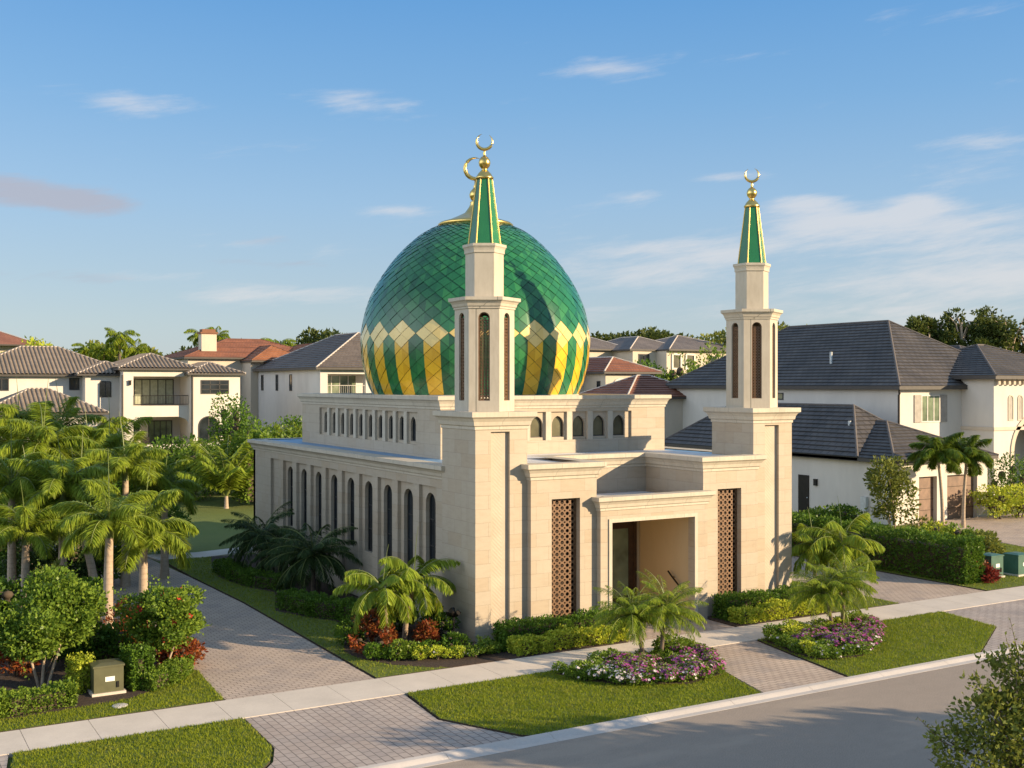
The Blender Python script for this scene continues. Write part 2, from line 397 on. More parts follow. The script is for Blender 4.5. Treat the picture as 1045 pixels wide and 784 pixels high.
def psum(lst):
    s = None
    for a in lst:
        p_ = patch(*a); s = p_ if s is None else wmath('ADD', s, p_)
    return s
def smooth(v, lo, hi):
    nd = wn.new('ShaderNodeMapRange'); nd.interpolation_type = 'SMOOTHSTEP'
    wl.new(v, nd.inputs[0]); nd.inputs[1].default_value = lo; nd.inputs[2].default_value = hi; return nd.outputs[0]
B = 30.4
pale = psum([(B+4.8,15.6,2.6,.75,.26),(B+11,16,4.5,.5,.15),(B-7.5,14,3.5,.8,.22),(B-19,13.2,3,.6,.22),(B+22,17,5,.5,.18),
             (B+24,10,6,.9,.22),(B+15.5,8.1,4.5,.8,.27),(B+21,7.6,6,.9,.27),(B+8,5.5,6,1.2,.24),(B+24,5,9,1.3,.26),(B-5.5,8.7,2,.4,.2),(B-12,4.3,6,.7,.2),(B+13,6.8,9,.7,.2),(B+2,3.6,8,.8,.18),(B+20,3.2,9,.8,.2),(B+6.5,9.4,2,.4,.16),(B+14.5,9.0,2.2,.5,.28),(B+20,8.6,1.6,.5,.28),(B+11.5,10.2,2.0,.35,.24),(B+23,11.2,3.5,.5,.22),(B-9.5,6.6,5,.5,.16),(B-16,5.2,5,.45,.16)])
pm = smooth(wmath('ADD', texv, pale), .58, .88)
grey = psum([(B-25,9,5.2,.85,.40),(B-20.5,8.5,2.8,.6,.25),(B-12.5,6.0,4,.4,.25),(B-23,5,7,.5,.22),(B-11,7.0,3,.35,.15)])
gm = smooth(wmath('ADD', texv, grey), .62, .88)
SKYK = 1.0
# clear evening air: pull the dusty yellow horizon of the sky model towards pale blue
er = wn.new('ShaderNodeValToRGB'); wl.new(wmath('MULTIPLY', el, 1/1.5708), er.inputs[0])
stops = [(0,(0.272,0.311,0.342)),(.033,(0.260,0.320,0.363)),(.10,(0.186,0.294,0.420)),(.155,(0.117,0.247,0.420)),(.21,(0.072,0.204,0.409)),(.40,(0.156,0.242,0.372)),(1,(0.173,0.251,0.363))]
ee = er.color_ramp.elements
while len(ee) < len(stops): ee.new(.5)
for e_, (p_, c_) in zip(ee, stops): e_.position = p_; e_.color = (*c_, 1)
vm = wn.new('ShaderNodeVectorMath'); vm.operation = 'SCALE'; vm.inputs['Scale'].default_value = 10.; wl.new(er.outputs[0], vm.inputs[0])
base = wmix(.85, sky.outputs[0], vm.outputs[0])
c = wmix(wmath('MULTIPLY', gm, .75), base, (2.65,2.6,3.0))
c = wmix(wmath('MULTIPLY', pm, .60), c, (4.65,4.45,4.4))
fill_glow = psum([(-82, 12, 38, 20, 1.)])  # bright glow added in the unseen western sky to fill the shaded walls
c = wmix(wmath('MULTIPLY', wmath('MINIMUM', fill_glow, 1.), wmath('ADD', wmath('MULTIPLY', texv, .9), .25)), c, (19.5,20.,21.))
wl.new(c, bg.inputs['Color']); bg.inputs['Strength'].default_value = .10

sun = bpy.data.lights.new('sun', 'SUN'); sun.energy = 5.0; sun.angle = radians(.5); sun.color = (1., .765, .49)
so = bpy.data.objects.new('sun', sun); COL.objects.link(so)
sd = Vector((sin(SUN_AZ)*cos(SUN_EL), cos(SUN_AZ)*cos(SUN_EL), sin(SUN_EL)))
so.rotation_euler = sd.to_track_quat('Z', 'Y').to_euler(); so.location = sd*120

cam = bpy.data.cameras.new('camera'); co = bpy.data.objects.new('camera', cam); COL.objects.link(co)
co.location = (CX, CY, CH); co.rotation_euler = (radians(90), 0, -YAW)
cam.lens = 36*1150/1045; cam.sensor_width = 36; cam.clip_end = 3000; cam.clip_start = .2
SC.camera = co
SC.view_settings.view_transform = 'Standard'; SC.view_settings.look = 'None'; SC.view_settings.exposure = .82; SC.view_settings.gamma = 1
SC.cycles.max_bounces = 6; SC.cycles.diffuse_bounces = 3; SC.cycles.transparent_max_bounces = 4; SC.cycles.glossy_bounces = 3
# ================================================================== GROUND
def structure(o): o['kind'] = 'structure'; return o

def mk_ground():
    xs = [-1800,-900,-450]+list(range(-240, 300, 9))+[460,900,1800]
    ys = [-1500,-700,-300]+list(range(-140, 420, 9))+[600,1000,2000]
    mb = MB()
    mb.grid([[(x, y, terrain(x, y)-.05) for x in xs] for y in ys], 0, True)
    structure(mb.build('ground', m['turf']))
mk_ground()

mb = MB(); mb.face([(-300,-20.0,0),(300,-20.0,0),(300,-9.93,0),(-300,-9.93,0)]); structure(mb.build('road', m['asphalt']))

def kerb(y_road, sgn):
    mb = MB(); x = -120
    while x < 140:
        x1 = x+3.0-.012
        prof = [(y_road, -.04), (y_road, .006), (y_road+sgn*.22, .004), (y_road+sgn*.34, .055), (y_road+sgn*.40, .075), (y_road+sgn*.56, .08), (y_road+sgn*.56, -.04)]
        for a, b in zip(prof[:-1], prof[1:]):
            mb.face([(x, a[0], a[1]), (x1, a[0], a[1]), (x1, b[0], b[1]), (x, b[0], b[1])])
        mb.face([(x, p[0], p[1]) for p in prof]); mb.face([(x1, p[0], p[1]) for p in prof][::-1])
        x += 3.0
    structure(mb.build('kerb', m['kerbc']))
kerb(-9.95, 1); kerb(-20.0, -1)

mb = MB(); x = -60.0+.03
while x < 90:
    mb.box(x, -4.12, -.05, x+1.68-.014, -2.2, .05, skip='b'); x += 1.68
structure(mb.build('pavement', m['concrete']))
mb = MB(); mb.face([(-60,-4.1,.01),(90,-4.1,.01),(90,-2.22,.01),(-60,-2.22,.01)]); structure(mb.build('pavement_joints', m['soil']))

def sheet(name, poly, z, mt, side=None):
    mb = MB(); mb.prism(poly, -.06, z, 0, 1 if side else 0)
    return structure(mb.build(name, [mt, side] if side else mt))

DRIVE = [(-9.2,-2.2),(-4.65,-2.2),(-4.55,11.6),(-4.8,18.8),(-5.4,30),(-6.2,44),(-17,44),(-16.6,18),(-12.2,13.5),(-9.6,11)]
sheet('driveway', DRIVE, .03, m['paver'])
sheet('driveway_apron', [(-10.9,-9.4),(-9.75,-7.9),(-9.38,-6.9),(-9.28,-4.12),(-4.6,-4.12),(-4.87,-6.87),(-3.72,-9.2),(-3.55,-9.4)], .034, m['paver2'])
sheet('driveway_apron', [(-20.5,-9.4),(-15.9,-9.4),(-15.1,-4.12),(-19.5,-4.12)], .034, m['paver2'])
sheet('entrance_walk', [(4.45,-9.4),(7.85,-9.4),(8.4,-6.5),(8.9,-4.12),(5.95,-4.12),(5.1,-7.0)], .034, m['paver'])
sheet('entrance_walk', [(4.9,-2.2),(9.75,-2.2),(9.75,-.55),(4.9,-.55)], .034, m['paver'])
sheet('neighbour_driveway', [(18.6,-2.2),(24.0,-2.2),(24.0,50),(18.8,50)], .03, m['paver'])
sheet('neighbour_apron', [(14.0,-9.4),(33,-9.4),(26.4,-7.0),(24.4,-4.12),(18.65,-4.12),(18.1,-7.0)], .034, m['paver2'])
sheet('garage_forecourt', [(36.8,3.0),(80,3.0),(80,15.8),(40.0,15.8)], .03, m['paver'])
sheet('garden_path', [(-4.85,24.9),(-2.6,24.6),(1.0,25.6),(4.0,27.2),(4.0,28.9),(.6,27.3),(-2.5,26.5),(-5.1,26.9)], .035, m['concrete'])

LAWNS = {
 'front': [(-4.5,-4.16),(-4.80,-6.87),(-3.66,-9.14),(-3.4,-9.36),(4.3,-9.36),(5.0,-7.0),(5.88,-4.16)],
 'kerbside_left': [(-15.0,-4.16),(-15.75,-9.36),(-11.0,-9.36),(-9.83,-7.9),(-9.45,-6.9),(-9.35,-4.16)],
 'right': [(8.97,-4.16),(8.47,-6.5),(7.95,-9.36),(14.0,-9.36),(18.05,-7.0),(18.58,-4.16)],
 'garden_front': [(-24,-2.16),(-9.27,-2.16),(-9.05,1.6),(-9.6,1.2),(-10.4,.1),(-11.6,-.75),(-14.5,-1.1),(-24,-1.0)],
 'drive_strip': [(-4.58,-2.16),(-2.0,-2.16),(-2.6,-1.9),(-3.55,-.9),(-4.1,.3),(-4.2,1.4),(-3.0,4.6),(-2.6,6.2),(-3.3,7.4),(-3.95,9.2),(-2.7,13.0),(-3.4,15.0),(-3.7,18.1),(-3.2,21),(-2.3,24.4),(-4.75,24.6),(-4.72,18.8),(-4.48,11.6)],
 'side': [(14.9,-2.16),(18.5,-2.16),(18.6,9),(15.5,9)],
 'hedge_verge': [(24.08,-2.16),(36,-2.16),(39.5,3.0),(36.6,3.0),(39.0,14.5),(24.08,22)],
}
for k, P in LAWNS.items(): sheet('lawn', P, .06, m['turf'], m['soil'])

BEDC = [(.35,-4.55),(.55,-5.6),(1.5,-6.75),(3.2,-7.55),(4.75,-7.15),(5.3,-6.3),(5.9,-4.3)]
BEDR = [(9.05,-4.3),(8.55,-6.3),(8.6,-7.45),(10.2,-7.75),(12.3,-6.7),(14.2,-4.6),(14.3,-4.2)]
sheet('mulch_bed', BEDC, .075, m['mulch']); sheet('mulch_bed', BEDR, .075, m['mulch'])
sheet('mulch_bed', [(-2.0,-2.18),(4.85,-2.18),(4.85,-.2),(-.02,-.02),(-.02,24),(-2.3,24.4),(-3.2,21),(-3.7,18.1),(-3.4,15.0),(-2.7,13.0),(-3.95,9.2),(-3.3,7.4),(-2.6,6.2),(-3.0,4.6),(-4.2,1.4),(-4.1,.3),(-3.55,-.9),(-2.6,-1.9)], .068, m['mulch'])
sheet('mulch_bed', [(9.8,-2.18),(14.9,-2.18),(15.4,2.6),(14.8,2.6),(14.7,-.02),(9.8,-.2)], .068, m['mulch'])
sheet('mulch_bed', [(-18.4,-1.02),(-14.5,-1.08),(-11.6,-.73),(-10.4,.12),(-9.6,1.25),(-9.35,3.0),(-9.8,10.5),(-12.6,13.6),(-16.9,18),(-18.4,18)], .066, m['mulch'])

def poly_sample(P, dens):
    P = np.array(P); lo = P.min(0); hi = P.max(0); n = int(dens*(hi-lo).prod())
    q = lo+rng.random((n, 2))*(hi-lo); ins = np.zeros(n, bool)
    for i in range(len(P)):
        a, b = P[i], P[(i+1) % len(P)]
        c = ((a[1] > q[:, 1]) != (b[1] > q[:, 1]))
        with np.errstate(divide='ignore', invalid='ignore'):
            xx = (b[0]-a[0])*(q[:, 1]-a[1])/(b[1]-a[1])+a[0]
        ins ^= c & (q[:, 0] < xx)
    return q[ins]

def blades(q, z, hmin, hmax, wid):
    n = len(q); a = rng.random(n)*2*pi; h = hmin+rng.random(n)*(hmax-hmin); lean = rng.normal(0, .45, (n, 2))
    wv = wid*(.6+.8*rng.random(n))
    p = np.c_[q, np.full(n, z)]; d = np.c_[np.cos(a)*wv, np.sin(a)*wv, np.zeros(n)]
    tip = p+np.c_[lean*h[:, None], h]
    V = np.stack([p-d, p+d, tip], 1).reshape(-1, 3); return V
Vs = []
for k, P in LAWNS.items():
    dens = {'front': 900, 'kerbside_left': 900, 'right': 700, 'garden_front': 700}.get(k, 250)
    PP = [p for p in P] if k not in ('hedge_verge', 'garden_front') else P
    q = poly_sample(PP, dens)
    if k in ('front', 'right'):
        for B_ in (BEDC, BEDR):
            Bm = np.array(B_); c_ = Bm.mean(0)
            # keep blades off the mulch
            ins = np.zeros(len(q), bool)
            for i in range(len(Bm)):
                a, b = Bm[i], Bm[(i+1) % len(Bm)]
                cc = ((a[1] > q[:, 1]) != (b[1] > q[:, 1])); 
                with np.errstate(divide='ignore', invalid='ignore'): xx = (b[0]-a[0])*(q[:, 1]-a[1])/(b[1]-a[1])+a[0]
                ins ^= cc & (q[:, 0] < xx)
            q = q[~ins]
    if k == 'garden_front': q = q[q[:, 0] > -17]
    q = q+rng.normal(0, .028, q.shape)
    Vs.append(blades(q, .058, .03, .08, .012))
V = np.concatenate(Vs); 
o = link('grass', np_mesh('grass', V, np.arange(len(V)).reshape(-1, 3), m['grass']))
tag(o, 'short mown green grass on the lawns round the mosque and along the kerb', 'grass', kind='stuff')

# ================================================================== MOSQUE
MQ = thing('mosque', 'cream stone mosque with green and gold tiled dome and two minarets beside the road', 'mosque', (7.33, 12.5, 0))

def arch_pts(uc, hw, zb, zs, kind, n=7, rise=None):
    pts = [(uc-hw, zb), (uc-hw, zs)]
    if kind == 'round':
        for i in range(1, 2*n): t = pi*(1-i/(2*n)); pts.append((uc+hw*cos(t), zs+hw*sin(t)))
    elif kind == 'point':
        rise = rise or hw*1.35; Rr = (hw*hw+rise*rise)/(2*hw); tm = math.asin(rise/Rr)
        for i in range(1, n+1): t = tm*i/n; pts.append((uc-hw+Rr*(1-cos(t)), zs+Rr*sin(t)))
        for i in range(n-1, 0, -1): t = tm*i/n; pts.append((uc+hw-Rr*(1-cos(t)), zs+Rr*sin(t)))
    pts += [(uc+hw, zs), (uc+hw, zb)]
    return pts

def arch_panel(mb, P, u0, u1, z0, z1, pts, depth, mt=0):
    ul, ur, zb = pts[0][0], pts[-1][0], pts[0][1]
    q = lambda L: mb.face([P(a, b, 0) for a, b in L], mt)
    if ul-u0 > 1e-4: q([(u0,z0),(ul,z0),(ul,z1),(u0,z1)])
    if u1-ur > 1e-4: q([(ur,z0),(u1,z0),(u1,z1),(ur,z1)])
    if zb-z0 > 1e-4: q([(ul,z0),(ur,z0),(ur,zb),(ul,zb)])
    for a, b in zip(pts[1:-2], pts[2:-1]): q([a, b, (b[0], z1), (a[0], z1)])
    loop = pts+[pts[0]]
    for a, b in zip(loop[:-1], loop[1:]):
        mb.face([P(a[0],a[1],0), P(b[0],b[1],0), P(b[0],b[1],depth), P(a[0],a[1],depth)], mt)

def inset(pts, k):
    c = np.array(pts).mean(0); out = []
    P = np.array(pts); n = len(P)
    for i in range(n):
        a, b, d = P[i-1], P[i], P[(i+1) % n]
        e1 = (b-a)/(np.linalg.norm(b-a)+1e-9); e2 = (d-b)/(np.linalg.norm(d-b)+1e-9)
        n1 = np.array([e1[1], -e1[0]]); n2 = np.array([e2[1], -e2[0]]); nn = n1+n2; L = np.linalg.norm(nn)
        nn = nn/max(L, 1e-6); sc = 1/max(.4, (nn@n1)); out.append(tuple(b+nn*k*sc))
    return out

def window(parent, P, pts, depth, frame_m, glass_m, fw=.06, mull=(), trans=(), name='window'):
    """frame (part) with pane (sub-part) set `depth` behind the wall face"""
    f = MB(); ins = inset(pts, fw); n = len(pts); dz = .05
    for i in range(n):
        j = (i+1) % n
        f.face([P(*pts[i], depth-dz), P(*pts[j], depth-dz), P(*ins[j], depth-dz), P(*ins[i], depth-dz)])
        f.face([P(*ins[i], depth-dz), P(*ins[j], depth-dz), P(*ins[j], depth), P(*ins[i], depth)])
    us = [p[0] for p in pts]; zs = [p[1] for p in pts]
    top = lambda u: max([p[1]-abs(p[0]-u)*.0 for p in pts if abs(p[0]-u) < (max(us)-min(us))*.12+.02] or [max(zs)])-fw*.5
    def bar(u0, u1, z0, z1):
        c4 = [(u0,z0),(u1,z0),(u1,z1),(u0,z1)]
        f.face([P(a,b,depth-.035) for a,b in c4])
        for i in range(4):
            a, b = c4[i], c4[(i+1) % 4]; f.face([P(*a,depth-.035), P(*b,depth-.035), P(*b,depth), P(*a,depth)])
    for u in mull: bar(u-.02, u+.02, min(zs)+fw*.5, top(u))
    for z in trans: bar(min(us)+fw*.5, max(us)-fw*.5, z-.02, z+.02)
    fo = f.build(name, frame_m, parent)
    g = MB(); g.face([P(*p, depth-.012) for p in pts]); go = g.build('pane', glass_m, fo)
    return fo

def cornice(mb, path, closed, prof, mt=0):
    n = len(path); P = [np.array(p, float) for p in path]; offs = []
    for i in range(n):
        def nrm(a, b): d = b-a; d = d/np.linalg.norm(d); return np.array([d[1], -d[0]])
        if closed or 0 < i < n-1:
            n1 = nrm(P[i-1], P[i]); n2 = nrm(P[i], P[(i+1) % n]); s_ = n1+n2; offs.append(s_/(1+n1@n2))
        elif i == 0: offs.append(nrm(P[0], P[1]))
        else: offs.append(nrm(P[-2], P[-1]))
    rows = [[(P[i][0]+offs[i][0]*o, P[i][1]+offs[i][1]*o, z) for o, z in prof] for i in range(n)]
    rng_ = range(n) if closed else range(n-1)
    for i in rng_:
        a, b = rows[i], rows[(i+1) % n]
        for k in range(len(prof)-1): mb.face([a[k], b[k], b[k+1], a[k+1]], mt)
    if not closed: mb.face(rows[0][::-1], mt); mb.face(rows[-1], mt)

def cprof(z0, z1, out, inn=.3, drop=.0):
    h = z1-z0
    return [(-inn, z0), (0.012, z0), (.035, z0+.015), (.035, z0+h*.18), (out*.35, z0+h*.24), (out*.45, z0+h*.45), (out*.68, z0+h*.62), (out*.92, z0+h*.70), (out, z0+h*.72), (out, z1), (-inn, z1), (-inn, z1-drop-.001)]

W, D = 14.66, 25.2
wall = MB(); trim = MB()
TX = [(0., 2.07), (12.59, 14.66)]; TD = 2.5
wpts = {}
# ---- left hall wall, facing -X : plane X=.2, recess X=.32
PL = lambda u, z, d: (.20+d, u, z)
PLr = lambda u, z, d: (.34+d, u, z)
wy = [4.12+1.95*k for k in range(9)]
edges = [wy[0]-.975+1.95*k for k in range(10)]
zR0, zR1 = .55, 5.2
def strip(P, u0, u1, z0, z1, mt=0): wall.face([P(u0,z0,0), P(u1,z0,0), P(u1,z1,0), P(u0,z1,0)], mt)
strip(PL, TD, D, 0, zR0); strip(PL, TD, D, zR1, 5.55)
pil = .26
recs = []
for k, y in enumerate(wy): recs.append((y-.975+pil, y+.975-pil))
recs.append((edges[9]+pil, 22.35))
prev = TD
for a, b in recs:
    strip(PL, prev, a, zR0, zR1)
    for u in (a, b): wall.face([PL(u,zR0,0), PL(u,zR1,0), PLr(u,zR1,0), PLr(u,zR0,0)])
    for z in (zR0, zR1): wall.face([PL(a,z,0), PL(b,z,0), PLr(b,z,0), PLr(a,z,0)])
    prev = b
strip(PL, prev, D, zR0, zR1)
for (a, b), y in zip(recs[:9], wy):
    pts = arch_pts(y, .41, 1.95, 4.52, 'round')
    arch_panel(wall, PLr, a, b, zR0, zR1, pts, .22)
    window(MQ, PLr, pts, .2, m['dframe'], m['glass'], .05, (y,), (2.9, 3.9))
strip(PLr, recs[9][0], recs[9][1], zR0, zR1)
# right and back walls
wall.box(W-.5, TD, 0, W-.2, D, 5.55, skip='b'); wall.box(.2, D-.3, 0, W-.2, D, 5.55, skip='b')
cornice(trim, [(.2+1e-3, D), (.2+1e-3, TD-.2)], False, cprof(5.5, 6.05, .34, .5))
cornice(trim, [(W-.2, TD-.2), (W-.2, D), (.2, D)], False, cprof(5.5, 6.05, .34, .5))
trim.box(.14, TD, 0, .2, D, .5, skip='b')
# hall roof
rf = MB(); rf.box(.72, 2.6, 5.6, 1.69, D-.52, 6.02, skip='b'); rf.box(W-1.8, 2.6, 5.6, W-.72, D-.52, 6.02, skip='b'); rf.box(1.7, 21.85, 5.6, W-1.81, D-.52, 6.02, skip='b'); rf.build('hall_roof', m['sky_tint_membrane'], MQ)
rf = MB(); rf.box(2.1, 3.4, 5.6, W-2.1, 6.0, 6.09, skip='b')
rf.box(2.1, .1, 5.5, 4.7, 3.41, 6.09, skip='b'); rf.box(9.9, .1, 5.5, 12.58, 3.41, 6.09, skip='b')
rf.box(5.0, -.35, 4.3, 9.6, 3.3, 4.62, skip='b'); rf.box(1.9, 6.2, 8., 12.7, 21.6, 8.36, skip='b')
rf.build('flat_roof', m['membrane'], MQ)
# ---- front blocks either side of the entrance
FY = -.25
for (x0, x1), (l0, l1) in (((2.07, 4.85), (2.93, 4.13)), ((9.81, 12.59), (10.53, 11.73))):
    PF = lambda u, z, d: (u, FY+d, z)
    pts = [(l0,.5),(l0,4.93),(l1,4.93),(l1,.5)]
    arch_panel(wall, PF, x0, x1, 0, 5.75, [(l0,.5),(l0,4.93),(l1,4.93),(l1,.5)], .42)
    for x in (x0, x1): wall.face([(x,FY,0),(x,3.4,0),(x,3.4,5.75),(x,FY,5.75)])
    back = MB(); back.face([(l0,FY+.40,.5),(l1,FY+.40,.5),(l1,FY+.40,4.93),(l0,FY+.40,4.93)])
cornice(trim, [(2.075, .3), (2.075, FY), (4.85, FY), (4.85, 3.36), (9.81, 3.36), (9.81, FY), (12.585, FY), (12.585, .3)], False, cprof(5.62, 6.2, .26, .4))
wall.face([(4.85,3.36,4.5),(9.81,3.36,4.5),(9.81,3.36,5.75),(4.85,3.36,5.75)])
# wall behind hall front (under clerestory) and tower tops
for i, (x0, x1) in enumerate(TX):
    PT = lambda u, z, d: (u, d, z)
    a, b = x0+.61, x0+1.36
    arch_panel(wall, PT, x0, x1, 0, 7.45, [(a,.35),(a,7.35),(b,7.35),(b,.35)], .13)
    wall.face([(a,.13,.35),(b,.13,.35),(b,.13,7.35),(a,.13,7.35)], 1)
    for x in (x0, x1): wall.face([(x,0,0),(x,TD,0),(x,TD,7.45),(x,0,7.45)])
    wall.face([(x0,TD,0),(x1,TD,0),(x1,TD,7.45),(x0,TD,7.45)])
    cornice(trim, [(x0,0),(x1,0),(x1,TD),(x0,TD)], True, cprof(7.42, 8.04, .26, .9))
    trim.box(x0+.05, .05, 7.9, x1-.05, TD-.05, 8.03)
# ---- clerestory
cx0, cx1, cy0_, cy1_ = 1.7, 12.84, 6.0, 21.8
PC = lambda u, z, d: (u, cy0_+d, z); PCr = lambda u, z, d: (u, cy0_+.11+d, z)
PS = lambda u, z, d: (cx0+d, u, z); PSr = lambda u, z, d: (cx0+.11+d, u, z)
def cler(Pf, Pr, u0, u1, centres, sp, hw, zb, zs, zt, pw):
    a0, b0 = centres[0]-sp/2-.08, centres[-1]+sp/2+.08
    za, zb_ = zb-.12, 7.84
    strip(Pf, u0, a0, 5.9, zb_); strip(Pf, b0, u1, 5.9, zb_); strip(Pf, a0, b0, 5.9, za)
    strip(Pf, u0, u1, zb_, 8.2)
    for u in (a0, b0): wall.face([Pf(u,za,0), Pf(u,zb_,0), Pr(u,zb_,0), Pr(u,za,0)])
    for z in (za, zb_): wall.face([Pf(a0,z,0), Pf(b0,z,0), Pr(b0,z,0), Pr(a0,z,0)])
    for k, c in enumerate(centres):
        l = a0 if k == 0 else c-sp/2; r = b0 if k == len(centres)-1 else c+sp/2
        pts = arch_pts(c, hw, zb, zs, 'point', 5, zt-zs)
        arch_panel(wall, Pr, l, r, za, zb_, pts, .16)
        window(MQ, Pr, pts, .14, m['dframe'], m['amberglass'] if Pf is PC else m['glass'], .035, (), ())
        if k: 
            x = c-sp/2; q = [Pf(x-pw/2, za, -.004), Pf(x+pw/2, za, -.004), Pf(x+pw/2, zb_, -.004), Pf(x-pw/2, zb_, -.004)]
            trim.face(q)
            for uu in (x-pw/2, x+pw/2): trim.face([Pf(uu,za,-.004), Pf(uu,zb_,-.004), Pr(uu,zb_,0), Pr(uu,za,0)])
cler(PC, PCr, cx0, cx1, [7.27+1.05*k for k in range(-3, 4)], 1.05, .30, 6.77, 7.28, 7.66, .26)
cler(PS, PSr, cy0_, cy1_, [8.74+1.107*k for k in range(10)], 1.107, .25, 6.62, 7.32, 7.64, .3)
wall.face([(cx1,cy0_,5.9),(cx1,cy1_,5.9),(cx1,cy1_,8.2),(cx1,cy0_,8.2)]); wall.face([(cx0,cy1_,5.9),(cx1,cy1_,5.9),(cx1,cy1_,8.2),(cx0,cy1_,8.2)])
cornice(trim, [(cx0,cy0_),(cx1,cy0_),(cx1,cy1_),(cx0,cy1_)], True, cprof(7.98, 8.52, .22, .35, .2))
# ---- portal
pf = MB(); PP = lambda u, z, d: (u, -.5+d, z)
arch_panel(pf, PP, 4.85, 9.81, 0, 4.55, [(5.34,.0),(5.34,3.98),(9.16,3.98),(9.16,.0)], .35)
for x in (4.85, 9.81): pf.face([(x,-.5,0),(x,FY,0),(x,FY,4.55),(x,-.5,4.55)])
# raised moulding round the opening
pm_ = MB(); ring = [(5.2,0.),(5.2,4.12),(9.3,4.12),(9.3,0.)]; rin = [(5.335,0.),(5.335,3.985),(9.165,3.985),(9.165,0.)]
for i in range(3):
    a, b, c_, d_ = ring[i], ring[i+1], rin[i+1], rin[i]
    pm_.face([(q[0],-.545,q[1]) for q in (a, b, c_, d_)])
    pm_.face([(a[0],-.545,a[1]),(b[0],-.545,b[1]),(b[0],-.498,b[1]),(a[0],-.498,a[1])]); pm_.face([(d_[0],-.545,d_[1]),(c_[0],-.545,c_[1]),(c_[0],-.498,c_[1]),(d_[0],-.498,d_[1])])
pm_.build('portal_moulding', m['trim'], MQ)
cornice(pf, [(4.85, -.2), (4.85, -.5), (9.81, -.5), (9.81, -.2)], False, cprof(4.42, 4.93, .22, .35), 1)
po = pf.build('portal', [m['stone'], m['trim']], MQ)
pi_ = MB()
pi_.face([(9.2,-.15,0),(9.2,3.0,0),(9.2,3.0,4.1),(9.2,-.15,4.1)]); pi_.face([(5.3,-.15,0),(5.3,3.0,0),(5.3,3.0,4.1),(5.3,-.15,4.1)])
pi_.face([(5.3,-.15,4.1),(9.2,-.15,4.1),(9.2,3.0,4.1),(5.3,3.0,4.1)]); pi_.face([(5.3,3.0,0),(9.2,3.0,0),(9.2,3.0,4.1),(5.3,3.0,4.1)])
pi_.build('porch_lining', m['portal_wall'], MQ)
fl = MB(); fl.box(5.3,-.5,-.02,9.2,3.0,.06,skip='b'); fl.build('porch_floor', m['paver'], MQ)
for x0, s in ((5.75, 1), (7.31, -1)):
    d = MB(); x1 = x0+1.54
    d.box(x0,2.93,.06,x0+.24,2.985,3.5); d.box(x1-.24,2.93,.06,x1,2.985,3.5); d.box(x0+.24,2.93,.06,x1-.24,2.985,.5); d.box(x0+.24,2.93,3.2,x1-.24,2.985,3.5)
    do = d.build('door', m['wood'], MQ)
    g = MB(); g.box(x0+.24,2.95,.5,x1-.24,2.97,3.2); g.build('pane', m['gglass'], do)
    hx = x1-.1 if s > 0 else x0+.1
    h = MB(); h.tube([(hx,2.86,1.0),(hx,2.86,1.9)], .02); h.tube([(hx,2.86,1.05),(hx,2.93,1.05)], .012); h.tube([(hx,2.86,1.85),(hx,2.93,1.85)], .012); h.build('handle', m['darkmetal'], do)
fr = MB(); fr.box(5.6,2.9,.06,5.75,2.99,3.65); fr.box(8.85,2.9,.06,9.0,2.99,3.65); fr.box(5.75,2.9,3.5,8.85,2.99,3.65); fr.build('door_frame', m['wood'], MQ)
hr = MB(); hr.tube([(9.05,.95,1.72),(9.05,.72,1.55),(9.05,.02,1.08)], .035); hr.tube([(9.05,.72,1.55),(9.2,.72,1.5)], .02); hr.tube([(9.05,.2,1.2),(9.2,.2,1.15)], .02); hr.build('handrail', m['darkmetal'], MQ)
# ---- lattice screens
def lattice(mb, P, u0, u1, z0, z1, nc, nr, th, d, hole=.35):
    cu, cz = (u1-u0)/nc, (z1-z0)/nr
    for i in range(nc):
        for j in range(nr):
            uc, zc = u0+(i+.5)*cu, z0+(j+.5)*cz; c = .21
            outer = [(.5-c,-.5),(.5,-.5+c),(.5,.5-c),(.5-c,.5),(-.5+c,.5),(-.5,.5-c),(-.5,-.5+c),(-.5+c,-.5)]
            inner = [(hole*cos(a), hole*sin(a)) for a in [(-67.5+45*k)*pi/180 for k in range(8)]]
            O = [(uc+a*cu, zc+b*cz) for a, b in outer]; I = [(uc+a*cu, zc+b*cz) for a, b in inner]
            for k in range(8):
                l = (k+1) % 8
                mb.face([P(*O[k],d), P(*O[l],d), P(*I[l],d), P(*I[k],d)])
                mb.face([P(*I[k],d), P(*I[l],d), P(*I[l],d+th), P(*I[k],d+th)])
            for k in (0, 2, 4, 6):
                l = (k+1) % 8; mb.face([P(*O[k],d), P(*O[l],d), P(*O[l],d+th), P(*O[k],d+th)])
def border(mb, P, pts, w_, d, th):
    ins = inset(pts, w_); n = len(pts)
    for i in range(n):
        j = (i+1) % n
        mb.face([P(*pts[i],d), P(*pts[j],d), P(*ins[j],d), P(*ins[i],d)]); mb.face([P(*ins[i],d), P(*ins[j],d), P(*ins[j],d+th), P(*ins[i],d+th)])
for l0, l1 in ((2.93, 4.13), (10.53, 11.73)):
    s = MB(); P = lambda u, z, d: (u, FY+d, z)
    border(s, P, [(l0,.5),(l0,4.93),(l1,4.93),(l1,.5)], .05, .24, .06)
    lattice(s, P, l0+.05, l1-.05, .55, 4.88, 5, 21, .045, .25, .33)
    so_ = s.build('lattice_screen', m['bronze'], MQ)
    b = MB(); b.face([(l0,FY+.40,.5),(l1,FY+.40,.5),(l1,FY+.40,4.93),(l0,FY+.40,4.93)]); b.build('backing', m['void'], so_)
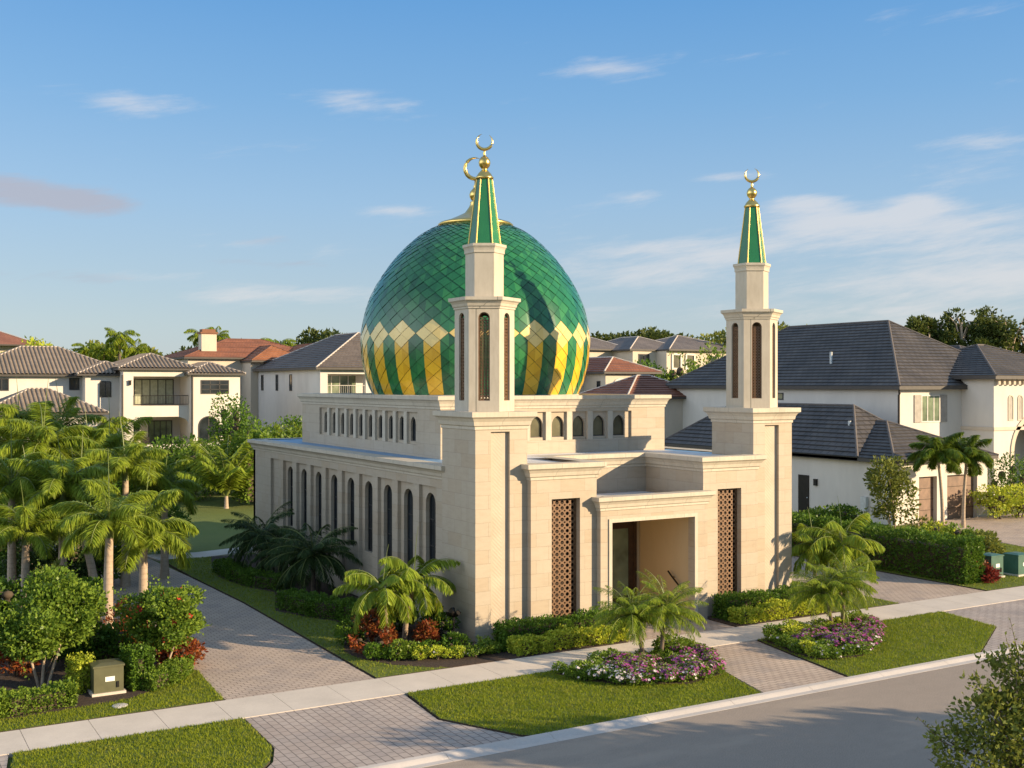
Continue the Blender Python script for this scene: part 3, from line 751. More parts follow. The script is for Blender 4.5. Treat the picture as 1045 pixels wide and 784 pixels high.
# ---- minarets
def crescent(mb, c, r, tmax, open_ang, ax, n=26):
    """open ring in the vertical plane spanned by ax and z"""
    ax = Vector(ax); up = Vector((0,0,1)); pts = []; rad = []
    for i in range(n+1):
        t = -1+2*i/n; a = open_ang+pi+t*radians(152)
        pts.append(Vector(c)+ax*(r*cos(a))+up*(r*sin(a))); rad.append(max(.006, tmax*(1-abs(t)**2.2)))
    mb.tube(pts, rad, 8)
def hexring(c, s): return [(c[0]+s*cos(radians(30+60*k)), c[1]+s*sin(radians(30+60*k))) for k in range(6)]
for x0, x1 in TX:
    c = ((x0+x1)/2, 1.22); s = 1.06
    sh = MB(); mn = None
    pend = []
    for k in range(6):
        a = radians(60*k); nx, ny = cos(a), sin(a); tx, ty = -sin(a), cos(a); ap = s*.866
        P = lambda u, z, d, nx=nx, ny=ny, tx=tx, ty=ty, ap=ap: (c[0]+nx*(ap-d)+tx*u, c[1]+ny*(ap-d)+ty*u, z)
        pts = arch_pts(0, .2, 8.42, 11.3, 'round', 5)
        arch_panel(sh, P, -s/2, s/2, 8.03, 11.72, pts, .13); pend.append((P, pts))
    cornice(sh, hexring(c, s), True, cprof(11.62, 12.03, .2, .5), 0)
    sh.face([(p[0],p[1],12.02) for p in hexring(c, s)])
    sh.prism(hexring(c, .68), 12.0, 13.65); cornice(sh, hexring(c, .68), True, cprof(13.6, 13.93, .09, .3)); sh.face([(p[0],p[1],13.92) for p in hexring(c, .7)])
    mn = sh.build('minaret', m['trim'], MQ)
    for P, pts in pend:
        l = MB(); border(l, P, pts, .03, .07, .04)
        lattice(l, P, -.17, .17, 8.45, 11.33, 3, 25, .03, .075, .33); l.build('lattice_window', m['bronze'], mn)
    sp = MB(); lo, hi = hexring(c, .57), hexring(c, .27)
    for k in range(6):
        j = (k+1) % 6
        sp.face([(*lo[k],13.93),(*lo[j],13.93),(*hi[j],16.28),(*hi[k],16.28)], 0)
    for k in range(6): sp.tube([(*lo[k],13.93),(*hi[k],16.28)], .028, 6, 1)
    sp.face([(*p,16.28) for p in hi], 1)
    sp.build('spire', [m['green'], m['edge_gold']], mn)
    f = MB()
    f.lathe([(0,16.26),(.31,16.27),(.33,16.33),(.28,16.38),(.24,16.46),(.13,16.58),(.09,16.63),(.12,16.66),(.19,16.75),(.215,16.86),(.19,16.97),(.12,17.06),(.06,17.09),(.045,17.16),(.06,17.2),(.035,17.26),(.03,17.34),(0,17.34)], c, 18)
    crescent(f, (c[0], c[1], 17.62), .28, .06, radians(80 if x0 < 5 else 95), R0 + (0,)); f.build('finial', m['gold'], mn)
# ---- dome
DC = (7.3, 13.4)
zp = [(8.2,4.68),(8.54,4.86),(9.14,5.12),(10.0,5.33),(10.87,5.41),(11.56,5.37),(12.6,5.14),(13.45,4.77),(14.3,4.25),(15.17,3.56),(16.03,2.6),(16.55,1.6),(16.75,1.0)]
# smooth profile by dense Catmull-Rom
zp_ = np.array([(r, z) for z, r in zp]); dense = []
for i in range(len(zp_)-1):
    p0 = zp_[max(i-1,0)]; p1 = zp_[i]; p2 = zp_[i+1]; p3 = zp_[min(i+2,len(zp_)-1)]
    for t in np.linspace(0, 1, 24, endpoint=False):
        dense.append(.5*((2*p1)+(-p0+p2)*t+(2*p0-5*p1+4*p2-p3)*t*t+(-p0+3*p1-3*p2+p3)*t**3))
dense.append(zp_[-1]); dense = np.array(dense)
arc = np.r_[0, np.cumsum(np.linalg.norm(np.diff(dense, axis=0), axis=1))]
rz = lambda s_: (np.interp(s_, arc, dense[:,0]), np.interp(s_, arc, dense[:,1]))
shell = MB(); shell.lathe([(r-.05, z) for r, z in dense[::6]], DC, 88); 
dome = shell.build('dome', m['shell'], MQ)
NT_ = 44; s0 = np.interp(11.2, dense[:260,1], arc[:260])
S = [s0]; AS = .80
while S[0] > 0: r, _ = rz(S[0]); S.insert(0, S[0]-.5*AS*2*pi*r/NT_)
K0 = len(S)-1
while S[-1] < arc[-1]-.3:
    r, _ = rz(S[-1]); S.append(S[-1]+.5*AS*2*pi*r/NT_)
S = np.array(S); TH0 = radians(-138.9); DU = 2*pi/NT_
def dpt(u, fi, off):
    s_ = np.interp(fi, np.arange(len(S)), S); r, z = rz(s_); r2, z2 = rz(s_+.03)
    dr, dz = r2-r, z2-z; L = math.hypot(dr, dz); nr, nz = dz/L, -dr/L
    th = TH0+u*DU; rr = r+nr*off
    return (DC[0]+rr*cos(th), DC[1]+rr*sin(th), z+nz*off)
tl = MB()
for k in range(0, len(S)-2):
    if rz(S[k+1])[0] < 1.2: continue
    for i in range(NT_):
        par = (k+2-K0) % 2; uc = i+(.5 if par else 0)
        g = ((uc+1) % 2)-1                      # offset from the nearest gold stripe centre
        dk = (k+1)-K0                            # tile centre row relative to head centre
        def colour(right):
            gg = g
            if abs(dk) == 1 and abs(gg) < .01 or dk == 0 and abs(abs(gg)-.5) < .01: return 2
            if dk < -1 and abs(gg) < .01: return 1
            if dk <= -2 and abs(abs(gg)-.5) < .01:
                return 1 if (gg < 0) == right else 0
            return 0
        jit = random.uniform(-.006, .006); tx_ = random.uniform(-.008, .008)
        N = 2; rows = {}
        for a in range(N+1):
            for b in range(N+1):
                A, Bq = .5+(a/N-.5)*.97, .5+(b/N-.5)*.97
                rows[a, b] = (uc+(A-Bq)*.5, k+A+Bq, .045-.016*(A+Bq)/2*1.6+jit+tx_*(A-Bq))
        for right in (True, False):
            mbx = tl; ci = colour(right); idx = {}
            for a in range(N+1):
                for b in range(N+1):
                    if (right and a >= b) or (not right and b >= a):
                        idx[a, b] = len(mbx.v); mbx.v.append(dpt(*rows[a, b]))
            tris = []
            for a in range(N):
                for b in range(N):
                    if right and a >= b: tris.append([(a,b),(a+1,b),(a+1,b+1)])
                    if right and a > b: tris.append([(a,b),(a+1,b+1),(a,b+1)])
                    if not right and b >= a: tris.append([(a,b),(a+1,b+1),(a,b+1)])
                    if not right and b > a: tris.append([(a,b),(a+1,b),(a+1,b+1)])
            for t in tris: mbx.f.append(tuple(idx[q] for q in t)); mbx.m.append(ci); mbx.uv.append(None); mbx.sm.append(True)
tl.build('dome_tiles', [m['green'], m['gold_tile'], m['pale_gold']], dome)
cp = MB(); cp.lathe([(1.70,16.48),(1.80,16.58),(1.70,16.66),(1.25,16.80),(.85,16.98),(.52,17.14),(.32,17.42),(.24,17.6),(.27,17.66),(.2,17.7)], DC, 40); cp.build('dome_cap', m['gold'], dome)
f = MB(); f.lathe([(.2,17.68),(.12,17.72),(.2,17.76),(.28,17.9),(.3,18.02),(.26,18.16),(.14,18.3),(.09,18.36),(.11,18.42),(.06,18.5),(.05,18.8),(0,18.8)], DC, 24)
crescent(f, (*DC, 19.28), .50, .10, radians(35), R0+(0,)); f.build('finial', m['gold'], dome)
dr = MB(); dr.lathe([(4.72,8.3),(4.9,8.32),(4.95,8.45),(4.9,8.52),(4.7,8.55)], DC, 64); dr.build('drum_ring', m['trim'], MQ)
wall.build('stone_wall', [m['stone'], m['chev']], MQ); trim.build('cornice', m['trim'], MQ)
# ================================================================== HOUSES
def roof_plane(mb, pts, mt=0, corr=None, thick=0):
    """convex polygon, first edge is the eave; uv in metres (u along eave, v up the slope)"""
    P = [np.array(p, float) for p in pts]; u = P[1]-P[0]; u /= np.linalg.norm(u)
    n = None
    for k in range(2, len(P)):
        n = np.cross(u, P[k]-P[0])
        if np.linalg.norm(n) > 1e-6: break
    n /= np.linalg.norm(n); v = np.cross(n, u)
    if n[2] < 0: n = -n; v = -v
    if v[2] < 0: v = -v
    uv = [((p-P[0])@u, (p-P[0])@v) for p in P]
    if corr is None:
        mb.face([tuple(p) for p in P], mt, uv); return
    if corr[0] == 'course':
        hgt, lift = corr[1:]; vmax = max(q[1] for q in uv); k = 0
        def uspan(y):
            us_ = []
            for i in range(len(uv)):
                a, b = uv[i], uv[(i+1) % len(uv)]
                if abs(a[1]-b[1]) < 1e-9:
                    if abs(y-a[1]) < 1e-6: us_ += [a[0], b[0]]
                    continue
                t = (y-a[1])/(b[1]-a[1])
                if -1e-6 <= t <= 1+1e-6: us_.append(a[0]+t*(b[0]-a[0]))
            return (min(us_), max(us_)) if us_ else None
        while k*hgt < vmax-1e-3:
            y0, y1 = k*hgt, min(vmax, (k+1)*hgt); s0_, s1_ = uspan(y0), uspan(min(y1, vmax-1e-6))
            if s0_ and s1_:
                w3 = lambda a, b, o: tuple(P[0]+u*a+v*b+n*o)
                mb.face([w3(s0_[0],y0,lift), w3(s0_[1],y0,lift), w3(s1_[1],y1,.004), w3(s1_[0],y1,.004)], mt, [(s0_[0],y0),(s0_[1],y0),(s1_[1],y1),(s1_[0],y1)])
                mb.face([w3(s0_[0],y0,-.01), w3(s0_[1],y0,-.01), w3(s0_[1],y0,lift), w3(s0_[0],y0,lift)], mt, [(s0_[0],y0),(s0_[1],y0),(s0_[1],y0),(s0_[0],y0)])
            k += 1
        return
    pitch, amp = corr
    us = [q[0] for q in uv]; lo, hi = min(us), max(us); stp = pitch/6; nst = int((hi-lo)/stp)
    def span(x):
        vs = []
        for i in range(len(uv)):
            a, b = uv[i], uv[(i+1) % len(uv)]
            if abs(a[0]-b[0]) < 1e-9:
                if abs(x-a[0]) < 1e-6: vs += [a[1], b[1]]
                continue
            t = (x-a[0])/(b[0]-a[0])
            if -1e-6 <= t <= 1+1e-6: vs.append(a[1]+t*(b[1]-a[1]))
        return (min(vs), max(vs)) if vs else (0, 0)
    prof = [0, .5, .95, 1, .95, .5]
    rows = []
    for i in range(nst+1):
        x = lo+i*stp; a, b = span(x); h = amp*prof[i % 6]
        rows.append((x, a, b, h))
    for (x, a, b, h), (x2, a2, b2, h2) in zip(rows[:-1], rows[1:]):
        q = [(x,a,h),(x2,a2,h2),(x2,b2,h2),(x,b,h)]
        mb.face([tuple(P[0]+u*c[0]+v*c[1]+n*c[2]) for c in q], mt, [(c[0], c[1]) for c in q])

def hip(parent, x0, x1, y0, y1, ze, pitch, mt, capm, oh=.5, corr=None, axis=None, thick=.2, capr=.09, name='roof', gable=''):
    """hip roof over the footprint; thickness, soffit and ridge caps included"""
    x0 -= oh; x1 += oh; y0 -= oh; y1 += oh; tp = math.tan(radians(pitch)); mb = MB()
    wx, wy_ = x1-x0, y1-y0
    if axis is None: axis = 'x' if wx >= wy_ else 'y'
    z0 = ze
    if axis == 'x':
        h = wy_/2*tp; A = (x0+min(wx/2, wy_/2), (y0+y1)/2, z0+h); B = (x1-min(wx/2, wy_/2), (y0+y1)/2, z0+h)
    else:
        h = wx/2*tp; A = ((x0+x1)/2, y0+min(wx/2, wy_/2), z0+h); B = ((x0+x1)/2, y1-min(wx/2, wy_/2), z0+h)
    c = [(x0,y0,z0),(x1,y0,z0),(x1,y1,z0),(x0,y1,z0)]
    same = math.dist(A, B) < 1e-3
    if axis == 'x': pl = [[c[0],c[1],B,A],[c[1],c[2],B],[c[2],c[3],A,B],[c[3],c[0],A]]; caps = [(c[0],A),(c[1],B),(c[2],B),(c[3],A)]
    else: pl = [[c[0],c[1],A],[c[1],c[2],B,A],[c[2],c[3],B],[c[3],c[0],A,B]]; caps = [(c[0],A),(c[1],A),(c[2],B),(c[3],B)]
    for p in pl:
        q = []
        for v_ in p:
            if not q or math.dist(q[-1], v_) > 1e-3: q.append(v_)
        if same and len(q) == 4: q = q[:3]
        roof_plane(mb, q, 0, corr)
    mb.face([(p[0],p[1],z0-thick) for p in c][::-1], 2)
    for i in range(4):
        a, b = c[i], c[(i+1) % 4]; mb.face([(a[0],a[1],z0-thick),(b[0],b[1],z0-thick),b,a], 2)
    ro = mb.build(name, [mt, capm, m['fascia']], parent)
    cm = MB()
    if not same: caps.append((A, B))
    cv = [(Vector(a)+Vector((0,0,.03)), Vector(b)+Vector((0,0,.03))) for a, b in caps]
    for a, b in cv: cm.tube([a, b], capr, 6)
    cm.build('ridge_caps', capm, ro)
    return ro

def block(mb, x0, x1, y0, y1, zb, zt, mt=0): mb.box(x0, y0, zb, x1, y1, zt, mt, skip='b')

def hwin(parent, P, u0, u1, z0, z1, fm, gm, mull=0, trans=0, arch=None, proud=.05, fw=.09, name='window'):
    """window standing in a proud frame on a house wall"""
    pts = [(u0,z0),(u0,z1),(u1,z1),(u1,z0)] if not arch else arch_pts((u0+u1)/2, (u1-u0)/2, z0, z1-(u1-u0)/2*(1 if arch == 'round' else .45), 'round' if arch == 'round' else 'point', 6, None if arch == 'round' else (u1-u0)/2*.45)
    f = MB(); ins = inset(pts, fw); n = len(pts)
    for i in range(n):
        j = (i+1) % n
        f.face([P(*pts[i],-proud), P(*pts[j],-proud), P(*ins[j],-proud), P(*ins[i],-proud)])
        f.face([P(*pts[i],-proud), P(*pts[j],-proud), P(*pts[j],.01), P(*pts[i],.01)]); f.face([P(*ins[i],-proud), P(*ins[j],-proud), P(*ins[j],0), P(*ins[i],0)])
    def bar(a, b, c, d):
        f.face([P(a,c,-proud*.8), P(b,c,-proud*.8), P(b,d,-proud*.8), P(a,d,-proud*.8)])
        f.face([P(a,c,-proud*.8), P(a,d,-proud*.8), P(a,d,0), P(a,c,0)]); f.face([P(b,c,-proud*.8), P(b,d,-proud*.8), P(b,d,0), P(b,c,0)])
    for i in range(mull):
        x = u0+(u1-u0)*(i+1)/(mull+1); bar(x-.04, x+.04, z0+fw, z1-fw)
    for i in range(trans):
        z = z0+(z1-z0)*(i+1)/(trans+1); bar(u0+fw, u1-fw, z-.03, z+.03)
    fo = f.build(name, fm, parent)
    g = MB(); g.face([P(*p, -.012) for p in pts]); g.build('pane', gm, fo)
    return fo
FYP = lambda y: (lambda u, z, d: (u, y+d, z))      # wall facing -Y
FXP = lambda x: (lambda u, z, d: (x+d, u, z))      # wall facing -X

# ---- left villa
V_ = thing('villa', 'white two storey villa with taupe barrel tile roofs and a balcony over an arched loggia', 'house', (6, 84, 2.5))
wm = MB(); zb = 1.8
block(wm, 10.8, 15.74, 79, 88, zb, 10.0)                     # right wing
# middle block with loggia and balcony recess
block(wm, 4.5, 5.45, 80, 88, zb, 10.45); 
wm.box(5.45,83.4,zb,10.8,88,10.45,skip='b')                # back wall of loggia / balcony
wm.box(5.45,80,5.75,10.795,83.4,6.85)                      # balcony slab and band
wm.box(5.45,80,9.75,10.795,83.4,10.45)                     # band above the balcony
block(wm, 1.32, 4.5, 82, 90, zb, 9.95)
block(wm, -9.5, 1.32, 84, 93, zb, 9.85)
block(wm, -8.5, 1.04, 72, 79, zb, 6.35)                    # front wing
wm.face([(5.45,79.995,5.75),(5.45,79.995,5.1),(5.75,79.995,5.5),(6.5,79.995,5.75)]); wm.face([(10.8,79.995,5.75),(10.8,79.995,5.1),(10.5,79.995,5.5),(9.75,79.995,5.75)])
wm.box(5.2,78.2,1.0,14,78.6,3.1)                           # low terrace wall
wm.build('wall', m['white'], V_)
CR = (.38, .13)
hip(V_, 10.8, 15.74, 79, 88, 10.07, 21, m['rtaupe'], m['mortar'], .45, CR)
hip(V_, 4.4, 11.4, 80, 92, 10.55, 21, m['rtaupe'], m['mortar'], .45, CR, 'y')
hip(V_, 1.0, 6.5, 82, 96, 10.0, 21, m['rtaupe'], m['mortar'], .5, CR, 'y')
hip(V_, -9.5, 6.0, 84, 96, 9.93, 23.5, m['rtaupe'], m['mortar'], .55, CR, 'x')
hip(V_, -8.5, 1.04, 72, 80, 6.45, 25, m['rtaupe'], m['mortar'], .5, CR, 'x')
hwin(V_, FYP(79), 11.75, 14.6, 8.0, 9.4, m['dframe'], m['glass'], 2, 2)
hwin(V_, FYP(79), 11.5, 13.6, 3.2, 5.8, m['dframe'], m['glass'], 1, 0, 'round')
hwin(V_, FYP(83.4), 6.2, 10.15, 6.9, 9.5, m['dframe'], m['curtain'], 4)
hwin(V_, FYP(83.4), 7.6, 10.0, 2.8, 5.3, m['dframe'], m['gglass'], 3); hwin(V_, FYP(83.4), 6.0, 6.8, 3.4, 5.2, m['dframe'], m['glass'], 1)
hwin(V_, FYP(82), 2.65, 3.75, 7.7, 9.3, m['dframe'], m['glass'], 1, 0, 'seg')
hwin(V_, FYP(84), .15, 1.1, 8.4, 9.6, m['dframe'], m['glass'], 1); hwin(V_, FYP(84), -7.2, -5.3, 8.35, 9.55, m['dframe'], m['glass'], 2)
hwin(V_, FYP(72), -1.4, -.5, 3.5, 5.5, m['dframe'], m['glass'], 1)
r = MB(); r.tube([(5.5,79.9,7.85),(10.75,79.9,7.85)], .04); r.tube([(5.5,79.9,6.98),(10.75,79.9,6.98)], .03)
for i in range(36): r.tube([(5.5+i*.15,79.9,6.98),(5.5+i*.15,79.9,7.85)], .014, 4)
r.build('balcony_railing', m['darkmetal'], V_)
for x in (4.4, 10.9):
    d = MB(); d.tube([(x,79.9 if x < 5 else 78.9,9.9),(x,79.9 if x < 5 else 78.9,2.5)], .09, 8); d.build('downpipe', m['fascia'], V_)
d = MB(); d.box(5.0,79.75,8.9,5.2,79.98,9.3); d.box(4.97,79.72,9.3,5.23,79.98,9.36); d.build('wall_lantern', m['darkmetal'], V_)
for x, y in ((7.0, 81.6), (9.2, 81.4)):
    s_ = thing('patio_chair', 'dark wicker patio chair on the '+('left' if x < 8 else 'right')+' of the villa loggia', 'chair', (x, y, 2.7), 'patio chairs in the loggia')
    q = MB(); q.box(x-.4,y-.4,3.0,x+.4,y+.4,3.15); q.build('seat', m['darkmetal'], s_)
    q = MB(); q.box(x-.4,y+.3,3.15,x+.4,y+.42,3.7); q.build('backrest', m['darkmetal'], s_)
    for a in (-.35, .35):
        for b in (-.35, .35): q = MB(); q.box(x+a-.04,y+b-.04,2.55,x+a+.04,y+b+.04,3.0); q.build('leg', m['darkmetal'], s_)
fl = MB(); fl.box(4.5,78.6,1.5,16,83.4,2.62); fl.build('terrace_floor', m['concrete'], V_)

# ---- grey roofed house behind the mosque's left side
H2 = thing('house', 'pale house with a grey hip roof and three slit windows left of the dome', 'house', (30, 85, 2.5))
wm = MB(); wm.box(22.9,75.2,1,23.7,96,10.57); wm.box(23.7,77.5,1,37.1,96,10.57); wm.box(23.7,75.2,1,37.1,77.5,7.9); wm.box(23.7,75.2,10.03,37.1,77.5,10.57); wm.box(27.9,75.2,7.9,28.6,76,10.03)
wm.build('wall', m['greyst'], H2)
hip(H2, 22.9, 37.1, 75.2, 96, 10.67, 27, m['rgrey'], m['mortar'], .7, ('course', .5, .08), 'y')
for y in (93.9, 88.7, 84.1): hwin(H2, FXP(22.9), y-.42, y+.42, 8.25, 10.05, m['dframe'], m['glass'], 0, 1)
hwin(H2, FYP(77.5), 24.05, 27.8, 7.95, 9.95, m['wframe'], m['gglass'], 3)
r = MB(); r.tube([(23.75,75.3,8.85),(27.9,75.3,8.85)], .035)
for i in range(20): r.tube([(23.8+i*.21,75.3,7.9),(23.8+i*.21,75.3,8.85)], .014, 4)
r.build('balcony_railing', m['wframe'], H2)

# ---- terracotta roofed house behind, with chimney
H3 = thing('house', 'house with orange terracotta hip roofs and a square cream chimney', 'house', (22, 100, 4))
wm = MB(); wm.box(15.6,99,3,33,112,12.1); wm.box(22,95.5,3,28.6,99,11.6); wm.build('wall', m['cream'], H3)
hip(H3, 15.6, 33, 99, 112, 12.15, 19, m['rred'], m['rred'], .6, ('course', .5, .08), 'x')
hip(H3, 22.3, 28.6, 95.0, 106, 11.75, 27, m['rorange'], m['rorange'], .5, ('course', .5, .08), 'y')
hip(H3, 27.5, 33.5, 93.5, 106, 12.35, 24, m['rorange'], m['rorange'], .5, ('course', .5, .08), 'y')
ch = MB(); ch.box(17.6,100.5,12,19.4,101.9,15.0); ch.build('chimney', m['cream'], H3)
ch = MB(); ch.box(17.45,100.35,15.0,19.55,102.05,15.2); ch.box(17.7,100.6,15.2,19.3,101.8,15.55); ch.build('chimney_cap', m['rorange'], H3)
hwin(H3, FYP(93.5+.0), 28.5, 29.6, 9.9, 11.4, m['dframe'], m['glass'], 1) if False else None
wm2 = MB(); wm2.box(27.5,93.5,3,33.5,99,12.2); wm2.build('bay_wall', m['cream'], H3)

# ---- far left red brown roof
H4 = thing('house', 'distant house with a red brown tile roof at the far left of the view', 'house', (0, 152, 5))
wm = MB(); wm.box(-13,150,4,7.2,162,14.8); wm.build('wall', m['cream'], H4)
hip(H4, -14, 5.5, 149, 163, 14.9, 22, m['rred'], m['mortar'], .8, None, 'x')
for x in (-6, -2, 3.5): hwin(H4, FYP(150), x-.6, x+.6, 12.2, 14, m['dframe'], m['glass'], 1)

# ---- red roof house right of the dome
H5 = thing('house', 'cream house with red brown hip roof and an arched window, right of the dome', 'house', (48, 58, 3))
wm = MB(); wm.box(45.15,56.43,2,51.2,66,10.1); wm.box(42.2,46.4,2,49,53,7.8); wm.build('wall', m['cream'], H5)
hip(H5, 45.15, 51.2, 56.43, 68, 10.2, 23, m['rred'], m['mortar'], .5, ('course', .5, .08), 'y')
hip(H5, 40.5, 49.5, 46.4, 54, 7.85, 24, m['rred'], m['mortar'], .5, ('course', .5, .08), 'x')
hip(H5, 36.5, 46, 60, 70, 10.3, 20, m['rred'], m['mortar'], .5, ('course', .5, .08), 'x')
wm = MB(); wm.box(36.8,60.2,2,45.14,70,10.2); wm.build('rear_wall', m['cream'], H5)
hwin(H5, FYP(56.43), 45.9, 47.9, 7.9, 9.6, m['wframe'], m['gglass'], 1, 0, 'round', .12, .2)
hwin(H5, FYP(56.43), 49.1, 49.7, 8.0, 9.2, m['dframe'], m['glass'], 0); hwin(H5, FXP(45.15), 57.3, 57.9, 8.1, 9.3, m['dframe'], m['glass'], 0)
# ---- far grey roof house
H6 = thing('house', 'distant cream house with several grey hip roofs and two porch arches', 'house', (74, 88, 5))
wm = MB(); wm.box(70.7,86.5,4,86,100,13.4); wm.box(64,91,4,72,104,13.4); wm.box(74.6,84.3,4,86.5,90,13.5); wm.build('wall', m['cream'], H6)
hip(H6, 70.7, 80, 86.9, 100, 13.6, 20, m['rgrey'], m['mortar'], .6, None, 'y')
hip(H6, 63, 73, 91, 104, 13.7, 20, m['rgrey'], m['mortar'], .6, None, 'x')
hip(H6, 75.2, 88, 84.3, 97, 13.6, 17, m['rgrey'], m['mortar'], .7, None, 'x')
for x in (75.4, 77.7): hwin(H6, FYP(84.3), x, x+1.7, 10.9, 13.1, m['wframe'], m['amberglass'], 0, 0, 'seg', .15, .25)
hwin(H6, FYP(86.5), 71.6, 73.4, 11.2, 13, m['dframe'], m['glass'], 1); hwin(H6, FYP(84.3), 82, 83.2, 11.2, 12.8, m['dframe'], m['glass'], 1)

# ---- right hand house
H7 = thing('house', 'large white house with dark slate hip roofs and a two door garage wing', 'house', (48, 26, 0))
wm = MB(); wm.box(46.6,22,-.2,72,48,8.75,skip='b')
wm.box(39.08,15.94,-.2,39.4,39,4.0,skip='b'); wm.box(39.4,38.7,-.2,46.59,39,4.0,skip='b')
wm.box(39.4,15.94,2.95,48.3,16.5,4.0); wm.box(39.4,15.94,-.2,41.45,16.5,2.95,skip='b'); wm.box(43.2,15.94,-.2,44.2,16.5,2.95,skip='b'); wm.box(47.25,15.94,-.2,48.3,16.5,2.95,skip='b'); wm.box(47.9,16.5,-.2,48.3,21.99,4.0,skip='b')
# entry block with an arched opening
PE = FYP(19.2); pts = arch_pts(58.2, 2.6, -.2, 3.9, 'round', 10)
arch_panel(wm, PE, 53.4, 66, -.2, 9.4, pts, .6)
wm.box(53.4,19.2,-.2,53.7,21.99,9.4,skip='bf'); wm.box(65.7,19.2,-.2,66,21.99,9.4,skip='bf'); wm.box(53.7,19.21,9.0,65.7,21.9,9.4)
wm.build('wall', m['white'], H7)
tr = MB(); tr.box(53.32,19.12,5.6,66.1,19.2,5.85); tr.box(53.32,19.2,5.6,53.4,22,5.85)
ap_ = arch_pts(58.2, 2.95, -.2, 3.9, 'round', 10); ai = arch_pts(58.2, 2.58, -.2, 3.9, 'round', 10)
for a, b, c_, d_ in zip(ap_[:-1], ap_[1:], ai[1:], ai[:-1]):
    tr.face([PE(*a,-.08),PE(*b,-.08),PE(*c_,-.08),PE(*d_,-.08)]); tr.face([PE(*a,-.08),PE(*b,-.08),PE(*b,.0),PE(*a,.0)])
for i in range(22): tr.box(53.6+i*.58,18.95,8.95,53.85+i*.58,19.2,9.35)
tr.build('stone_trim', m['cream'], H7)
hip(H7, 46.6, 61.5, 22, 48, 8.85, 33.2, m['rslate'], m['darkridge'], .55, ('course', .46, .06), 'y', .25)
hip(H7, 58, 74, 24, 44, 8.88, 22, m['rslate'], m['darkridge'], .55, ('course', .46, .06), 'y', .25)
hip(H7, 53.4, 66, 19.2, 31, 9.6, 21, m['rslate'], m['darkridge'], .6, ('course', .46, .06), 'x', .25)
hip(H7, 39.08, 46.6, 19.0, 39, 4.19, 37.5, m['rslate'], m['darkridge'], .5, ('course', .46, .06), 'y', .22)
hip(H7, 39.08, 48.3, 15.94, 30, 4.15, 23.5, m['rslate'], m['darkridge'], .5, ('course', .46, .06), 'y', .22)
for x0, x1 in ((41.45, 43.2), (44.2, 47.25)):
    g = MB(); g.box(x0,16.25,-.1,x1,16.35,2.94)
    go = g.build('garage_door', m['garage'], H7)
    b = MB()
    for k in range(1, 4): b.box(x0,16.22,k*.72-.015,x1,16.249,k*.72+.015)
    b.build('panel_grooves', m['wood'], go)
wo = hwin(H7, FYP(22), 48.95, 51.0, 6.2, 8.2, m['wframe'], m['gglass'], 2)
for x in (48.2, 51.05): s_ = MB(); s_.box(x,21.93,6.2,x+.7,21.985,8.2); s_.build('shutter', m['shutter'], H7)
for x in (55.0, 56.1, 57.2, 58.3): hwin(H7, FYP(19.2), x, x+.62, 6.3, 8.2, m['cream'], m['shutter'], 0, 0, 'round')
hwin(H7, FXP(46.6), 33.6, 35.6, 7.72, 8.3, m['dframe'], m['gglass'], 1)
dd = MB(); dd.box(39.02,23.3,-.1,39.075,24.3,2.65); do = dd.build('side_door', m['darkmetal'], H7)
hh = MB(); hh.tube([(38.97,23.42,1.1),(39.02,23.42,1.1)], .04); hh.build('handle', m['paleg'], do)
q = MB(); q.box(38.9,22.5,2.0,39.07,22.75,2.45); q.build('wall_lantern', m['darkmetal'], H7)
q = MB(); q.box(38.8,18.0,.7,39.07,18.45,1.6); q.build('meter_box', m['paleg'], H7)
for p0 in ((46.35,21.6,8.7),):
    d = MB(); d.tube([(46.3,21.7,8.7),(46.45,21.8,8.3),(46.5,21.9,8.2),(46.5,21.9,4.6)], .08, 8); d.build('downpipe', m['fascia'], H7)
d = MB(); d.tube([(38.7,15.6,3.95),(38.95,15.8,3.6),(38.98,15.85,3.5),(38.98,15.85,0)], .07, 8); d.build('downpipe', m['fascia'], H7)
for x, y, z in ((48.7,30.5,11.2),(41.2,21.6,6.1)):
    d = MB(); d.tube([(x,y,z-.6),(x,y,z+.35)], .11, 10); d.build('roof_vent', m['paleg'], H7)

# ---- boxes and small fittings
def cabinet(name, label, x, y, wx, wy_, h, mt, pad=True, group=None):
    t = thing(name, label, 'utility box', (x, y, .06), group)
    if pad: p = MB(); p.box(x-.06,y-.06,.04,x+wx+.06,y+wy_+.06,.14); p.build('concrete_pad', m['concrete'], t)
    b = MB(); b.prism([(x,y),(x+wx,y),(x+wx,y+wy_),(x,y+wy_)], .14, h); b.build('cabinet', mt, t)
    l = MB(); P = [(x-.03,y-.03),(x+wx+.03,y-.03),(x+wx+.03,y+wy_+.03),(x-.03,y+wy_+.03)]
    l.prism(P, h, h+.05, bottom=True); c = (x+wx/2, y+wy_/2)
    top = [(p[0]*.5+c[0]*.5, p[1]*.5+c[1]*.5, h+.10) for p in P]
    for i in range(4): a, b2 = P[i], P[(i+1) % 4]; l.face([(*a,h+.05),(*b2,h+.05),top[(i+1) % 4],top[i]])
    l.face(top); l.build('lid', mt, t)
    s_ = MB(); s_.face([(x+wx*.38,y-.006,h*.52),(x+wx*.70,y-.006,h*.52),(x+wx*.70,y-.006,h*.68),(x+wx*.38,y-.006,h*.68)]); s_.build('warning_label', m['label'], t)
    k = MB(); k.box(x+wx*.76,y-.03,h*.3,x+wx*.84,y-.002,h*.5); k.build('hasp', m['darkmetal'], t)
cabinet('transformer_box', 'olive green steel transformer box between two clipped shrubs in the left garden', -12.40, .0, .82, .75, .86, m['boxg'])
